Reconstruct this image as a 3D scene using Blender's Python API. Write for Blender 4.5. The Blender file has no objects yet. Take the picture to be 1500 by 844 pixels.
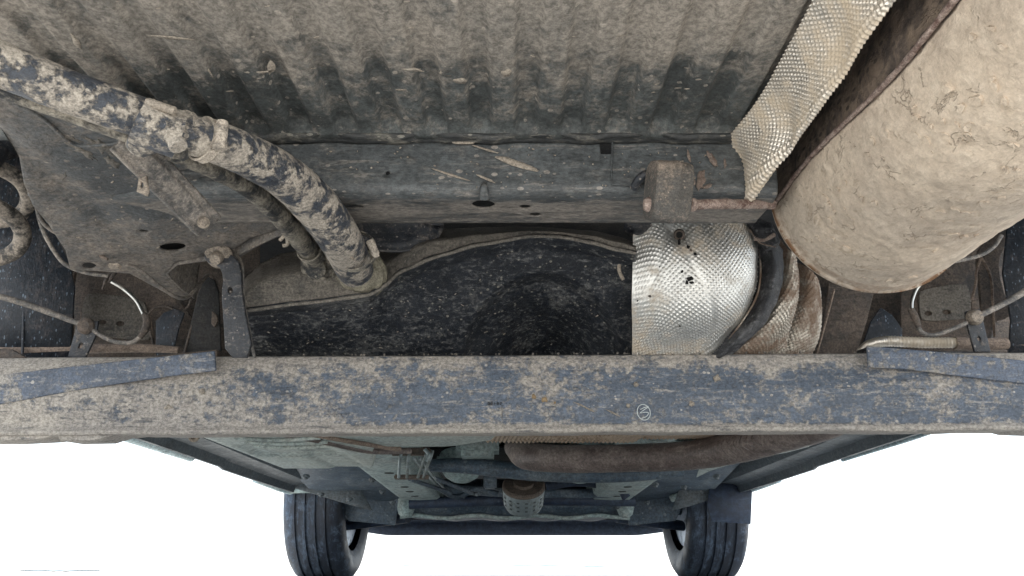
import bpy, bmesh, math, random
from mathutils import Vector, Matrix, noise as mnoise
from mathutils.geometry import delaunay_2d_cdt
random.seed(7)
S = bpy.context.scene
COL = S.collection
# ---------------------------------------------------------------- camera
FPX = 1150.0
PITCH = math.radians(18.87)
CAM = Vector((0, 0, .08))
cd = bpy.data.cameras.new('camera'); cam = bpy.data.objects.new('camera', cd); COL.objects.link(cam)
cd.sensor_width = 36; cd.lens = FPX/1500*36; cd.clip_start = .01; cd.clip_end = 2000
cam.location = CAM; cam.rotation_euler = (math.pi/2+PITCH, 0, 0)
S.camera = cam
# ---------------------------------------------------------------- world and sun
SUN_EL, SUN_AZ = math.radians(60), math.radians(200)      # azimuth clockwise from +Y: behind the camera, a little to the left
w = bpy.data.worlds.new("World"); S.world = w; w.use_nodes = True
wn = w.node_tree; wn.nodes.clear()
sky = wn.nodes.new('ShaderNodeTexSky'); sky.sky_type = 'NISHITA'; sky.sun_disc = False
sky.sun_elevation = SUN_EL; sky.sun_rotation = SUN_AZ; sky.dust_density = 1.0; sky.air_density = 1.0
bg = wn.nodes.new('ShaderNodeBackground'); bg.inputs[1].default_value = .13
wo = wn.nodes.new('ShaderNodeOutputWorld')
veil = wn.nodes.new('ShaderNodeMix'); veil.data_type = 'RGBA'; veil.inputs[0].default_value = .6     # bright thin overcast over the clear sky
wn.links.new(sky.outputs[0], veil.inputs[6]); veil.inputs[7].default_value = (9.0, 9.6, 10.2, 1)
wn.links.new(veil.outputs[2], bg.inputs[0]); wn.links.new(bg.outputs[0], wo.inputs[0])
sl = bpy.data.lights.new('sun', 'SUN'); sl.energy = 4.0; sl.angle = math.radians(.5); sl.color = (1, .97, .93)
so = bpy.data.objects.new('sun', sl); COL.objects.link(so)
sd = Vector((math.sin(SUN_AZ)*math.cos(SUN_EL), math.cos(SUN_AZ)*math.cos(SUN_EL), math.sin(SUN_EL)))
so.rotation_euler = sd.to_track_quat('Z', 'Y').to_euler(); so.location = sd*30
S.view_settings.view_transform = 'Standard'; S.view_settings.look = 'None'
S.view_settings.exposure = 1.3; S.view_settings.gamma = 1
S.view_settings.use_curve_mapping = False
S.render.engine = 'CYCLES'
S.cycles.max_bounces = 8; S.cycles.diffuse_bounces = 5; S.cycles.glossy_bounces = 4
# ---------------------------------------------------------------- ray helpers (turn a photo pixel into a point at its own distance)
CP, SP = math.cos(PITCH), math.sin(PITCH)
def ray(u, v):
    x = (u-750)/FPX; k = (422-v)/FPX
    return Vector((x, CP-k*SP, SP+k*CP))
def at(u, v, Y):
    d = ray(u, v); return CAM+d*(Y/d.y)
def atz(u, v, z):
    d = ray(u, v); return CAM+d*((z-CAM.z)/d.z)
def onp(u, v, pl):
    p, n = pl; d = ray(u, v); return CAM+d*((p-CAM).dot(n)/d.dot(n))
def plane3(a, b, c):
    A, B, C_ = at(*a), at(*b), at(*c); n = (B-A).cross(C_-A).normalized(); return (A, n)
def yplane(Y, tilt=0):         # a wall across the car at distance Y, tilted back by tilt radians
    return (Vector((0, Y, .3)), Vector((0, -math.cos(tilt), -math.sin(tilt))))
def zplane(z): return (Vector((0, 0, z)), Vector((0, 0, -1)))
def sm(a, b, x):
    t = max(0, min(1, (x-a)/(b-a))) if a != b else float(x > a); return t*t*(3-2*t)
def lerp(a, b, t): return a+(b-a)*t
def interp(tab, x):
    if x <= tab[0][0]: return tab[0][1]
    for (a, b), (c, d) in zip(tab, tab[1:]):
        if x <= c: return lerp(b, d, sm(a, c, x)*.5+.5*(x-a)/(c-a))
    return tab[-1][1]
def lin(r, g, b):
    f = lambda c: (c/255/12.92) if c/255 <= .04045 else ((c/255+.055)/1.055)**2.4
    return (f(r), f(g), f(b), 1)
# ---------------------------------------------------------------- materials
class NT:
    def __init__(s, name):
        s.m = bpy.data.materials.new(name); s.m.use_nodes = True; s.t = s.m.node_tree; s.n = s.t.nodes
        s.b = s.n['Principled BSDF']; s.tc = s.n.new('ShaderNodeTexCoord').outputs['Object']
    def put(s, sock, val):
        if isinstance(val, bpy.types.NodeSocket): s.t.links.new(val, sock)
        else: sock.default_value = val
    def mapping(s, sc, rot=(0, 0, 0), loc=(0, 0, 0)):
        n = s.n.new('ShaderNodeMapping'); s.put(n.inputs[0], s.tc)
        n.inputs[1].default_value = loc; n.inputs[2].default_value = rot; n.inputs[3].default_value = sc
        return n.outputs[0]
    def noise(s, vec, scale, detail=6, rough=.6, dist=0.):
        n = s.n.new('ShaderNodeTexNoise'); s.put(n.inputs['Vector'], vec)
        n.inputs['Scale'].default_value = scale; n.inputs['Detail'].default_value = detail
        n.inputs['Roughness'].default_value = rough; n.inputs['Distortion'].default_value = dist
        return n.outputs[0]
    def noisecol(s, vec, scale):
        n = s.n.new('ShaderNodeTexNoise'); s.put(n.inputs['Vector'], vec); n.inputs['Scale'].default_value = scale
        return n.outputs[1]
    def vor(s, vec, scale, feat='F1', out=0, rnd=1.):
        n = s.n.new('ShaderNodeTexVoronoi'); s.put(n.inputs['Vector'], vec); n.feature = feat
        n.inputs['Scale'].default_value = scale; n.inputs['Randomness'].default_value = rnd
        return n.outputs[out]
    def math(s, op, a, b=0., c=0., clamp=False):
        n = s.n.new('ShaderNodeMath'); n.operation = op; n.use_clamp = clamp
        s.put(n.inputs[0], a); s.put(n.inputs[1], b); s.put(n.inputs[2], c); return n.outputs[0]
    def rng(s, v, a, b, c=0., d=1., smooth=True):
        n = s.n.new('ShaderNodeMapRange'); n.interpolation_type = 'SMOOTHSTEP' if smooth else 'LINEAR'
        s.put(n.inputs[0], v)
        for i, x in enumerate((a, b, c, d)): s.put(n.inputs[i+1], x)
        return n.outputs[0]
    def mix(s, f, a, b, mode='MIX'):
        n = s.n.new('ShaderNodeMix'); n.data_type = 'RGBA'; n.blend_type = mode
        s.put(n.inputs[0], f); s.put(n.inputs[6], a); s.put(n.inputs[7], b); return n.outputs[2]
    def sep(s):
        n = s.n.new('ShaderNodeSeparateXYZ'); s.put(n.inputs[0], s.tc); return n.outputs
    def bump(s, h, dist, strength=1.):
        n = s.n.new('ShaderNodeBump'); n.inputs['Distance'].default_value = dist; n.inputs['Strength'].default_value = strength
        s.put(n.inputs['Height'], h)
        return n.outputs[0]
MATS = {}
def dirty(name, paint, dust, cov=.5, sc=14, fine=90, stretch=(1, 1, 1), rot=(0, 0, 0), edge=.06, speck=.25, speckscale=160,
          speckcol=None, dust2=None, rough=.5, drough=.9, metal=0., bump=.0015, grad=None, grads=(), wfine=.45, coat=0., seed=0., scratch=0., grit=.5, streak=.22):
    def grey(c, k=.34):
        m = .3*c[0]+.55*c[1]+.15*c[2]; return (lerp(c[0], m, k), lerp(c[1], m, k), lerp(c[2], m, k), 1)
    dust = grey(dust); dust2 = grey(dust2) if dust2 else None; paint = grey(paint, .2)
    T = NT(name); V = T.mapping(stretch, rot, (seed, seed*1.7, seed*.6))
    A = T.noise(V, sc, 5, .62, .1); B = T.noise(V, fine, 7, .74, .15); C = T.noise(V, sc*.45, 2, .5)
    h = T.math('ADD', T.math('MULTIPLY', A, 1-wfine), T.math('MULTIPLY', B, wfine))
    gl = list(grads)+([grad] if grad else [])
    if gl:
        xyz = T.sep()
        for ax, a, b, va, vb in gl:
            h = T.math('ADD', h, T.rng(xyz[ax], a, b, va, vb))
    thr = .5+(.5-cov)*.42
    mask = T.rng(h, thr-edge, thr+edge)
    dust2 = dust2 or tuple([c*.62 for c in dust[:3]]+[1])
    D = T.mix(T.rng(C, .35, .68), dust, dust2)
    D = T.mix(T.rng(B, .3, .7, 0., .5), D, tuple([min(1, c*1.35) for c in dust[:3]]+[1]))
    P = T.mix(T.rng(A, .3, .7), paint, tuple([c*1.7 for c in paint[:3]]+[1]))
    P = T.mix(T.rng(B, .50, .75, 0., .55), P, dust)
    col = T.mix(mask, P, D)
    if speck > 0:
        vv = T.n.new('ShaderNodeTexVoronoi'); T.put(vv.inputs['Vector'], V); vv.inputs['Scale'].default_value = speckscale
        gate = T.n.new('ShaderNodeSeparateColor'); T.put(gate.inputs[0], vv.outputs[1])
        r = T.math('MULTIPLY', T.math('POWER', gate.outputs[0], 3.), .42)
        sp = T.math('LESS_THAN', vv.outputs[0], r)
        sp = T.math('MULTIPLY', sp, T.math('LESS_THAN', gate.outputs[1], speck*1.6))
        col = T.mix(T.math('MULTIPLY', sp, .75), col, speckcol or tuple([min(1, c*1.35) for c in dust[:3]]+[1]))
    if scratch > 0:
        V2 = T.mapping((stretch[0]*.12, stretch[1]*.3, stretch[2]), (rot[0], rot[1]+.25, rot[2]+.12), (3, 1, 2))
        sN = T.noise(V2, 190, 3, .6, .5)
        col = T.mix(T.rng(sN, .66, .72, 0., scratch), col, tuple([min(1, c*1.4) for c in dust[:3]]+[1]))
    # scoured streaks and fine grit
    VS = T.mapping((stretch[0]*streak, stretch[1]*.5, stretch[2]*1.15), rot, (7, 3, seed))
    SN = T.noise(VS, fine*1.25, 6, .78, .25); G = T.noise(V, fine*3.2, 3, .8)
    light = tuple([min(1, c*1.3) for c in dust[:3]]+[1]); dark = tuple([c*.55 for c in paint[:3]]+[1])
    col = T.mix(T.rng(SN, .54, .66, 0., grit), col, light)
    col = T.mix(T.rng(SN, .46, .34, 0., grit*1.1), col, dark)
    col = T.mix(1., col, T.mix(T.rng(G, .3, .7), (.62, .62, .62, 1), (1.42, 1.42, 1.42, 1)), 'MULTIPLY')
    T.put(T.b.inputs['Base Color'], col)
    T.put(T.b.inputs['Roughness'], T.math('ADD', T.rng(mask, 0, 1, rough, drough, False), T.math('MULTIPLY', T.math('SUBTRACT', B, .5), .3), clamp=True))
    if metal: T.put(T.b.inputs['Metallic'], T.rng(mask, 0, 1, metal, 0., False))
    if coat: T.put(T.b.inputs['Coat Weight'], coat)
    hh = T.math('ADD', T.math('MULTIPLY', mask, .5), T.math('ADD', T.math('MULTIPLY', B, .9), T.math('MULTIPLY', G, .35)))
    T.put(T.b.inputs['Normal'], T.bump(hh, bump))
    MATS[name] = T.m
    return T.m
TAN_ = lin(177, 159, 136); TAN2 = lin(135, 121, 106); PALE = lin(206, 191, 172); GREYD = lin(129, 121, 112); BROWN = lin(105, 87, 74)
def mm(n): return MATS[n]
dirty('dusty_floor_pan', lin(64, 68, 68), lin(135, 125, 112), cov=.47, sc=22, fine=75, stretch=(.95, .9, 1), edge=.09, speck=.30, speckscale=150,
      dust2=lin(113, 107, 98), rough=.55, bump=.0008, grad=(1, .50, .63, .13, -.09), scratch=.12, wfine=.5, grit=.4, streak=.55)
dirty('dusty_crossmember', lin(62, 66, 68), lin(129, 120, 110), cov=.30, sc=20, fine=85, stretch=(.6, 1.6, 1), edge=.08, speck=.30, speckscale=200,
      rough=.38, bump=.0012, grads=((1, .668, .70, -.07, .13), (1, .66, .668, .06, 0.)), scratch=.35)
dirty('rail_paint', lin(66, 69, 71), lin(123, 111, 98), cov=.30, sc=11, fine=80, edge=.14, speck=.22, speckscale=170, rough=.42, bump=.0012,
      grads=((1, .72, .86, 0., .13), (0, -.50, -.30, .06, -.02)), seed=2)
dirty('beam_paint', lin(72, 83, 98), lin(157, 147, 134), cov=.40, sc=17, fine=110, stretch=(.85, 1, 1), edge=.055, grit=.6, speck=.2, speckscale=230,
      dust2=lin(141, 133, 126), rough=.5, bump=.0010, grads=((0, -.45, -.12, .11, 0.), (2, .220, .230, .20, 0.), (2, .285, .305, 0., .09), (0, .15, .5, 0., .02)), wfine=.55, scratch=.5, seed=5)
dirty('gusset_paint', lin(70, 81, 98), lin(157, 149, 138), cov=.36, sc=18, fine=120, edge=.055, speck=.25, speckscale=180, rough=.5, bump=.0012, seed=8, scratch=.4)
dirty('tank_shield_black', lin(25, 30, 38), lin(112, 112, 110), cov=.33, sc=15, fine=150, grit=.6, stretch=(1, 1, 1), edge=.08, speck=.3, speckscale=240, rough=.45, bump=.0016,
      speckcol=lin(140, 136, 126), seed=3, wfine=.5, scratch=.25)
dirty('tank_dust', lin(66, 66, 64), lin(113, 105, 94), cov=.72, sc=14, fine=110, edge=.14, speck=.3, speckscale=260, rough=.6, bump=.0012, seed=4)
dirty('hose_mud', lin(52, 58, 68), lin(161, 149, 132), cov=.53, sc=38, fine=130, stretch=(1, 1, 1), edge=.035, speck=.25, speckscale=200, dust2=lin(141, 131, 118),
      rough=.35, bump=.0014, wfine=.4, seed=6)
dirty('hose_mud_dark', lin(38, 41, 45), lin(140, 131, 114), cov=.56, sc=30, fine=90, edge=.06, speck=.2, rough=.5, bump=.002, seed=9)
dirty('wheelhouse_blue', lin(30, 38, 48), lin(99, 92, 92), cov=.18, sc=9, fine=140, stretch=(1, 1, .5), edge=.12, speck=.55, speckscale=330, speckcol=lin(120, 135, 150), rough=.5, bump=.001, seed=10)
dirty('brown_dust', lin(56, 53, 51), lin(105, 89, 76), cov=.60, sc=16, fine=110, edge=.12, speck=.15, rough=.7, bump=.001, seed=12)
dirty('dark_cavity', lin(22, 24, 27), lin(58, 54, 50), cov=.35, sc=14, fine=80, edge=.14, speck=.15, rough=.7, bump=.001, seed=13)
dirty('flange_dark', lin(40, 42, 43), lin(118, 113, 100), cov=.30, sc=30, fine=120, stretch=(.4, 1, 1), edge=.1, speck=.3, speckscale=260, rough=.5, bump=.001, seed=41)
dirty('spring_dust', lin(52, 50, 48), lin(151, 137, 120), cov=.60, sc=30, fine=120, edge=.07, speck=.15, rough=.6, bump=.001, seed=14)
dirty('bracket_blue', lin(30, 34, 41), lin(125, 115, 106), cov=.25, sc=25, fine=130, edge=.07, speck=.25, speckscale=260, rough=.4, bump=.001, seed=15)
dirty('bolt_dust', lin(70, 66, 60), lin(151, 135, 116), cov=.7, sc=40, fine=160, edge=.1, speck=0, rough=.6, bump=.0006, seed=16)
dirty('rubber_brown', lin(66, 64, 61), lin(135, 117, 100), cov=.60, sc=16, fine=190, edge=.10, speck=.2, speckscale=420, rough=.8, bump=.0008,
      grad=(2, .385, .43, -.16, .10), seed=17)
dirty('rust_rod', lin(93, 65, 56), lin(169, 145, 130), cov=.55, sc=90, fine=260, edge=.12, speck=0, rough=.8, bump=.0008, seed=18)
dirty('rust_pipe', lin(82, 70, 66), lin(126, 112, 104), cov=.42, sc=12, fine=70, edge=.07, speck=.12, speckscale=150, rough=.45, bump=.0012, seed=19)
dirty('hazed_primer', lin(122, 146, 148), lin(136, 146, 142), cov=.52, sc=4, fine=30, edge=.16, speck=.12, speckscale=90, rough=.55, bump=.001, seed=20, scratch=.25)  # teal veil of glare over the far parts is put into the primer colour
dirty('pale_tank_under', lin(138, 156, 156), lin(160, 168, 160), cov=.62, sc=5, fine=40, edge=.15, speck=.1, speckscale=90, rough=.55, bump=.001, seed=21, scratch=.3)  # paler than the tank itself: distance haze is mixed into the colour
dirty('sill_dark', lin(54, 66, 74), lin(86, 90, 92), cov=.36, sc=6, fine=40, edge=.14, speck=.2, speckscale=110, rough=.5, bump=.0015, seed=22)  # brightened in the colour to stand for haze over the far sills
dirty('sill_pale', lin(120, 150, 158), lin(176, 194, 198), cov=.5, sc=6, fine=40, edge=.2, speck=.0, rough=.3, bump=.0005, seed=23)
dirty('subframe_blue', lin(46, 64, 80), lin(92, 104, 112), cov=.38, sc=6, fine=40, edge=.13, speck=.2, speckscale=80, rough=.5, bump=.001, seed=24)  # blue lightened in the colour to stand for distance haze
dirty('bumper_blue', lin(16, 34, 58), lin(50, 66, 84), cov=.35, sc=3, fine=20, edge=.2, speck=.1, speckscale=50, rough=.5, bump=.001, seed=25)
dirty('cable_grey', lin(86, 84, 82), lin(151, 139, 126), cov=.5, sc=40, fine=160, edge=.1, speck=0, rough=.6, bump=.0005, seed=26)
dirty('cable_tan', lin(93, 77, 66), lin(139, 117, 98), cov=.6, sc=25, fine=120, edge=.1, speck=.1, rough=.7, bump=.0006, seed=27)
dirty('yellow_ring', lin(97, 91, 74), lin(135, 127, 104), cov=.5, sc=25, fine=140, edge=.1, speck=.2, speckscale=300, rough=.6, bump=.0008, seed=28)
dirty('black_strap', lin(30, 32, 38), lin(96, 96, 98), cov=.42, sc=26, fine=120, edge=.07, speck=.45, speckscale=240, grit=.9, rough=.42, bump=.0016, seed=29)
dirty('tyre_rubber', lin(14, 25, 40), lin(70, 92, 116), cov=.34, sc=6, fine=40, stretch=(1.6, .5, .5), edge=.08, speck=.0, rough=.55, bump=.001, seed=30)
dirty('splash_mud', lin(141, 129, 114), lin(157, 144, 126), cov=.5, sc=40, fine=160, edge=.1, speck=0, rough=.9, bump=.001, seed=31)
dirty('clamp_steel', lin(121, 115, 108), lin(183, 167, 146), cov=.6, sc=60, fine=180, edge=.08, speck=0, rough=.45, bump=.0006, metal=.5, seed=32)
dirty('pink_mud', lin(119, 101, 90), lin(137, 119, 106), cov=.5, sc=40, fine=160, edge=.1, speck=0, rough=.9, bump=.001, seed=33)
def alu(name, col, dirtcol, rough=.33, cov=.3, sc=14, metal=.9, fine=70, grads=()):
    T = NT(name); V = T.mapping((1, 1, 1))
    A = T.noise(V, sc, 5, .6, .5); B = T.noise(V, fine, 6, .7)
    h = T.math('ADD', T.math('MULTIPLY', A, .6), T.math('MULTIPLY', B, .4))
    if grads:
        xyz = T.sep()
        for ax, a, b, va, vb in grads: h = T.math('ADD', h, T.rng(xyz[ax], a, b, va, vb))
    m = T.rng(h, .62-cov*.35, .78-cov*.35)
    c = T.mix(m, T.mix(T.rng(B, .3, .7), col, tuple([x*.8 for x in col[:3]]+[1])), dirtcol)
    T.put(T.b.inputs['Base Color'], c)
    T.put(T.b.inputs['Metallic'], T.rng(m, 0, 1, metal, .15, False))
    T.put(T.b.inputs['Roughness'], T.rng(m, 0, 1, rough, .75, False))
    T.put(T.b.inputs['Normal'], T.bump(B, .0006))
    MATS[name] = T.m; return T.m
alu('foil_bright', lin(228, 227, 223), lin(190, 178, 162), rough=.46, cov=.4)
alu('foil_dusty', lin(232, 224, 212), lin(196, 182, 162), rough=.36, cov=.5, metal=.85)
alu('foil_stained', lin(196, 188, 176), lin(128, 108, 92), rough=.4, cov=.6, sc=22, metal=.85)
alu('foil_tan', lin(200, 180, 160), lin(140, 120, 100), rough=.42, cov=.4, sc=10, metal=.6)
alu('bare_steel', lin(205, 205, 200), lin(150, 140, 126), rough=.28, cov=.3, metal=1.)
alu('rim_alloy', lin(150, 166, 184), lin(80, 92, 108), rough=.4, cov=.4, metal=.7)
alu('canister_steel', lin(150, 162, 166), lin(104, 110, 108), rough=.45, cov=.5, metal=.6)
def mud_shell():
    T = NT('caked_pale_mud'); V = T.mapping((1, .8, 1))
    wob = T.noisecol(V, 14)
    vm = T.n.new('ShaderNodeVectorMath'); vm.operation = 'MULTIPLY_ADD'; T.put(vm.inputs[0], wob); vm.inputs[1].default_value = (.035, .035, .035); T.put(vm.inputs[2], V)
    W = vm.outputs[0]
    e = T.math('ABSOLUTE', T.math('SUBTRACT', T.noise(T.mapping((1, .7, 1), (0, 0, 0), (9, 4, 2)), 24, 5, .62, .3), .5)); gate = T.rng(T.noise(V, 40, 4, .6), .53, .61)
    crack = T.math('MULTIPLY', T.rng(e, .003, .012, 1., 0.), gate)
    A = T.noise(V, 9, 6, .62, .2); B = T.noise(V, 70, 8, .72, .3); C = T.noise(T.mapping((1, 1, 1), (0, 0, 0), (5, 2, 1)), 26, 5, .7, .5)
    xyz = T.sep()
    c = T.mix(T.rng(A, .35, .65), lin(206, 190, 171), lin(182, 167, 151))
    c = T.mix(T.rng(B, .42, .72, 0., .7), c, lin(220, 206, 188))
    c = T.mix(T.rng(T.noise(V, 5.5, 3, .5), .52, .68, 0., .55), c, lin(166, 156, 144))
    st = T.math('MULTIPLY', T.rng(C, .56, .64), T.rng(B, .40, .56))
    c = T.mix(T.math('MULTIPLY', st, .38), c, lin(124, 104, 80))
    c = T.mix(T.math('MULTIPLY', crack, .32), c, lin(128, 110, 92))
    # the strip above the lock seam carries only a thin brown film
    at_ = T.n.new('ShaderNodeAttribute'); at_.attribute_name = 'film'
    film = T.rng(T.math('ADD', at_.outputs['Fac'], T.math('MULTIPLY', T.math('SUBTRACT', B, .5), .9)), .3, .6)
    d = T.mix(T.rng(C, .35, .65), lin(60, 54, 52), lin(112, 98, 86)); d = T.mix(T.rng(B, .45, .7, 0., .7), d, lin(134, 118, 102))
    cell = T.rng(T.vor(T.mapping((150, 75, 150)), 1., 'F1', 0, .35), .18, .34, .75, 0.)
    d = T.mix(cell, d, lin(44, 40, 38))
    c = T.mix(film, c, d)
    at2 = T.n.new('ShaderNodeAttribute'); at2.attribute_name = 'rim'
    c = T.mix(T.math('MULTIPLY', at2.outputs['Fac'], T.rng(B, .4, .55)), c, lin(120, 88, 62))
    GR = T.noise(V, 240, 3, .8); c = T.mix(1., c, T.mix(T.rng(GR, .3, .7), (.88, .87, .86, 1), (1.12, 1.12, 1.12, 1)), 'MULTIPLY')
    T.put(T.b.inputs['Base Color'], c); T.b.inputs['Roughness'].default_value = .9
    flake = T.rng(T.vor(W, 80, 'SMOOTH_F1'), .1, .7, 1., 0.)
    h = T.math('ADD', T.math('MULTIPLY', B, 1.0), T.math('ADD', T.math('MULTIPLY', crack, -.35), T.math('MULTIPLY', T.math('MULTIPLY', st, -.15), 1.)))
    h = T.math('ADD', h, T.math('MULTIPLY', flake, .35)); h = T.math('ADD', h, T.math('MULTIPLY', A, 1.4))
    T.put(T.b.inputs['Normal'], T.bump(h, .0032))
    MATS['caked_pale_mud'] = T.m
mud_shell()
def plain(name, col, rough=.6, metal=0.):
    T = NT(name); B = T.noise(T.mapping((1, 1, 1)), 120, 5, .7)
    T.put(T.b.inputs['Base Color'], T.mix(T.rng(B, .3, .7), col, tuple([c*.75 for c in col[:3]]+[1])))
    T.b.inputs['Roughness'].default_value = rough; T.b.inputs['Metallic'].default_value = metal; MATS[name] = T.m
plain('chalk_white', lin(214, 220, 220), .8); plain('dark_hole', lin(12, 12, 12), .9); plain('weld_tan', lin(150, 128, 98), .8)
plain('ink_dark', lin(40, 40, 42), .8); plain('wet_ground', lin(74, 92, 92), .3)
plain('white_paint', lin(232, 234, 232), .3)
T = NT('pale_concrete'); A = T.noise(T.tc, .6, 6, .6); B = T.noise(T.tc, 30, 6, .7)
c = T.mix(T.rng(A, .3, .7), lin(198, 196, 190), lin(184, 182, 177)); c = T.mix(T.rng(B, .3, .7, 0., .4), c, lin(210, 205, 196))
T.put(T.b.inputs['Base Color'], c); T.b.inputs['Roughness'].default_value = .9; T.put(T.b.inputs['Normal'], T.bump(B, .003)); MATS['pale_concrete'] = T.m
# ---------------------------------------------------------------- mesh helpers
def link(name, me, mat, parent=None, smooth=True, auto=None):
    o = bpy.data.objects.new(name, me); COL.objects.link(o)
    if mat: me.materials.append(MATS[mat] if isinstance(mat, str) else mat)
    if parent: o.parent = parent
    if smooth:
        me.polygons.foreach_set('use_smooth', [True]*len(me.polygons))
        if auto is not None: me.set_sharp_from_angle(angle=math.radians(auto))
    return o
def from_bm(name, bm, mat, parent=None, smooth=True, auto=35):
    me = bpy.data.meshes.new(name); bmesh.ops.recalc_face_normals(bm, faces=bm.faces[:]); bm.to_mesh(me); bm.free()
    return link(name, me, mat, parent, smooth, auto)
def face_cam(verts, faces):        # one consistent side towards the lens, so thickness goes away from it
    s = 0
    for f in faces:
        a, b, c = verts[f[0]], verts[f[1]], verts[f[2]]
        n = (b-a).cross(c-a); s += n.dot(CAM-a)/max(1e-9, (CAM-a).length)
    return faces if s > 0 else [tuple(reversed(f)) for f in faces]
def thicken(o, th, bevel=0., seg=2):
    if th:
        m = o.modifiers.new('thickness', 'SOLIDIFY'); m.thickness = th; m.offset = -1
    if bevel:
        b = o.modifiers.new('edge', 'BEVEL'); b.width = bevel; b.segments = seg; b.limit_method = 'ANGLE'; b.angle_limit = math.radians(50)
def grid(name, f, nu, nv, mat, parent=None, thick=.0015, auto=None, disp=None, attrs=None, close_u=False, flip=None):
    P = [[f(i/nu, j/nv) for j in range(nv+1)] for i in range(nu+1)]
    if disp:
        # arc-length coordinates, then push along the normal
        Nn = [[None]*(nv+1) for _ in range(nu+1)]; U = [[0]*(nv+1) for _ in range(nu+1)]; Vv = [[0]*(nv+1) for _ in range(nu+1)]
        for i in range(nu+1):
            for j in range(nv+1):
                a = P[min(i+1, nu)][j]-P[max(i-1, 0)][j]; b = P[i][min(j+1, nv)]-P[i][max(j-1, 0)]
                n = a.cross(b); n.normalize()
                if n.dot(CAM-P[i][j]) < 0: n = -n
                Nn[i][j] = n
                if i: U[i][j] = U[i-1][j]+(P[i][j]-P[i-1][j]).length
                if j: Vv[i][j] = Vv[i][j-1]+(P[i][j]-P[i][j-1]).length
        P = [[P[i][j]+Nn[i][j]*disp(U[i][j], Vv[i][j], i/nu, j/nv) for j in range(nv+1)] for i in range(nu+1)]
    vs = [p for row in P for p in row]; W = nv+1
    fs = [(i*W+j, (i+1)*W+j, (i+1)*W+j+1, i*W+j+1) for i in range(nu) for j in range(nv)]
    fs = face_cam(vs, fs)
    me = bpy.data.meshes.new(name); me.from_pydata(vs, [], fs)
    if attrs:
        for an, fn in attrs.items():
            at_ = me.attributes.new(an, 'FLOAT', 'POINT'); at_.data.foreach_set('value', [fn(i/nu, j/nv) for i in range(nu+1) for j in range(nv+1)])
    o = link(name, me, mat, parent, True, auto); thicken(o, thick)
    return o
def ell(cx, cy, rx, ry=None, n=20, rot=0):
    ry = ry or rx
    return [(cx+rx*math.cos(a)*math.cos(rot)-ry*math.sin(a)*math.sin(rot), cy+rx*math.cos(a)*math.sin(rot)+ry*math.sin(a)*math.cos(rot)) for a in [2*math.pi*k/n for k in range(n)]]
def chaikin(pts, it=2):
    for _ in range(it):
        q = []
        for a, b in zip(pts, pts[1:]+pts[:1]):
            q += [(a[0]*.75+b[0]*.25, a[1]*.75+b[1]*.25), (a[0]*.25+b[0]*.75, a[1]*.25+b[1]*.75)]
        pts = q
    return pts
def inside(p, poly):
    x, y = p; c = False
    for (x1, y1), (x2, y2) in zip(poly, poly[1:]+poly[:1]):
        if (y1 > y) != (y2 > y) and x < (x2-x1)*(y-y1)/(y2-y1)+x1: c = not c
    return c
def sheet(name, outline, mapf, mat, parent=None, holes=(), thick=.004, bevel=0., fill=None, smooth=0, auto=40, disp=None):
    """flat or bent sheet of metal with real holes; outline and holes in a 2-D chart that mapf turns into points"""
    if smooth: outline = chaikin(outline, smooth)
    loops = [outline]+[list(h) for h in holes]
    V, E = [], []
    for lp in loops:
        b = len(V); V += [Vector(p) for p in lp]; E += [(b+i, b+(i+1) % len(lp)) for i in range(len(lp))]
    if fill:
        xs = [p[0] for p in outline]; ys = [p[1] for p in outline]
        x = min(xs)+fill*.5
        while x < max(xs):
            y = min(ys)+fill*.5
            while y < max(ys):
                q = (x+random.uniform(-.15, .15)*fill, y+random.uniform(-.15, .15)*fill)
                if inside(q, outline) and not any(inside(q, h) for h in holes): V.append(Vector(q))
                y += fill
            x += fill
    vo, eo, fo, *_ = delaunay_2d_cdt(V, E, [], 1 if False else 0, 1e-7)
    F = []
    for f in fo:
        c = sum((vo[i] for i in f), Vector((0, 0)))/len(f)
        if inside(c, outline) and not any(inside(c, h) for h in holes): F.append(tuple(f))
    pts = [mapf(p.x, p.y) for p in vo]
    F = [(f if True else f) for f in F]
    F = face_cam(pts, F)
    me = bpy.data.meshes.new(name); me.from_pydata(pts, [], F)
    bm = bmesh.new(); bm.from_mesh(me); bmesh.ops.recalc_face_normals(bm, faces=bm.faces[:])
    s = sum((f.normal.dot(CAM-f.calc_center_median()) for f in bm.faces))
    if s < 0: bmesh.ops.reverse_faces(bm, faces=bm.faces[:])
    loose = [v for v in bm.verts if not v.link_faces]; bmesh.ops.delete(bm, geom=loose, context='VERTS')
    bm.to_mesh(me); bm.free()
    o = link(name, me, mat, parent, True, auto); thicken(o, thick, bevel)
    return o
def plate(name, outline, pl, mat, parent=None, **k):
    return sheet(name, outline, lambda u, v: onp(u, v, pl), mat, parent, **k)
def catmull(P, n):
    P = [Vector(p) for p in P]; Q = [2*P[0]-P[1]]+P+[2*P[-1]-P[-2]]; out = []
    for i in range(1, len(Q)-2):
        for k in range(n):
            t = k/n; a, b, c, d = Q[i-1:i+3]
            out.append(.5*((2*b)+(c-a)*t+(2*a-5*b+4*c-d)*t*t+(3*b-a-3*c+d)*t**3))
    out.append(P[-1]); return out
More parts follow.
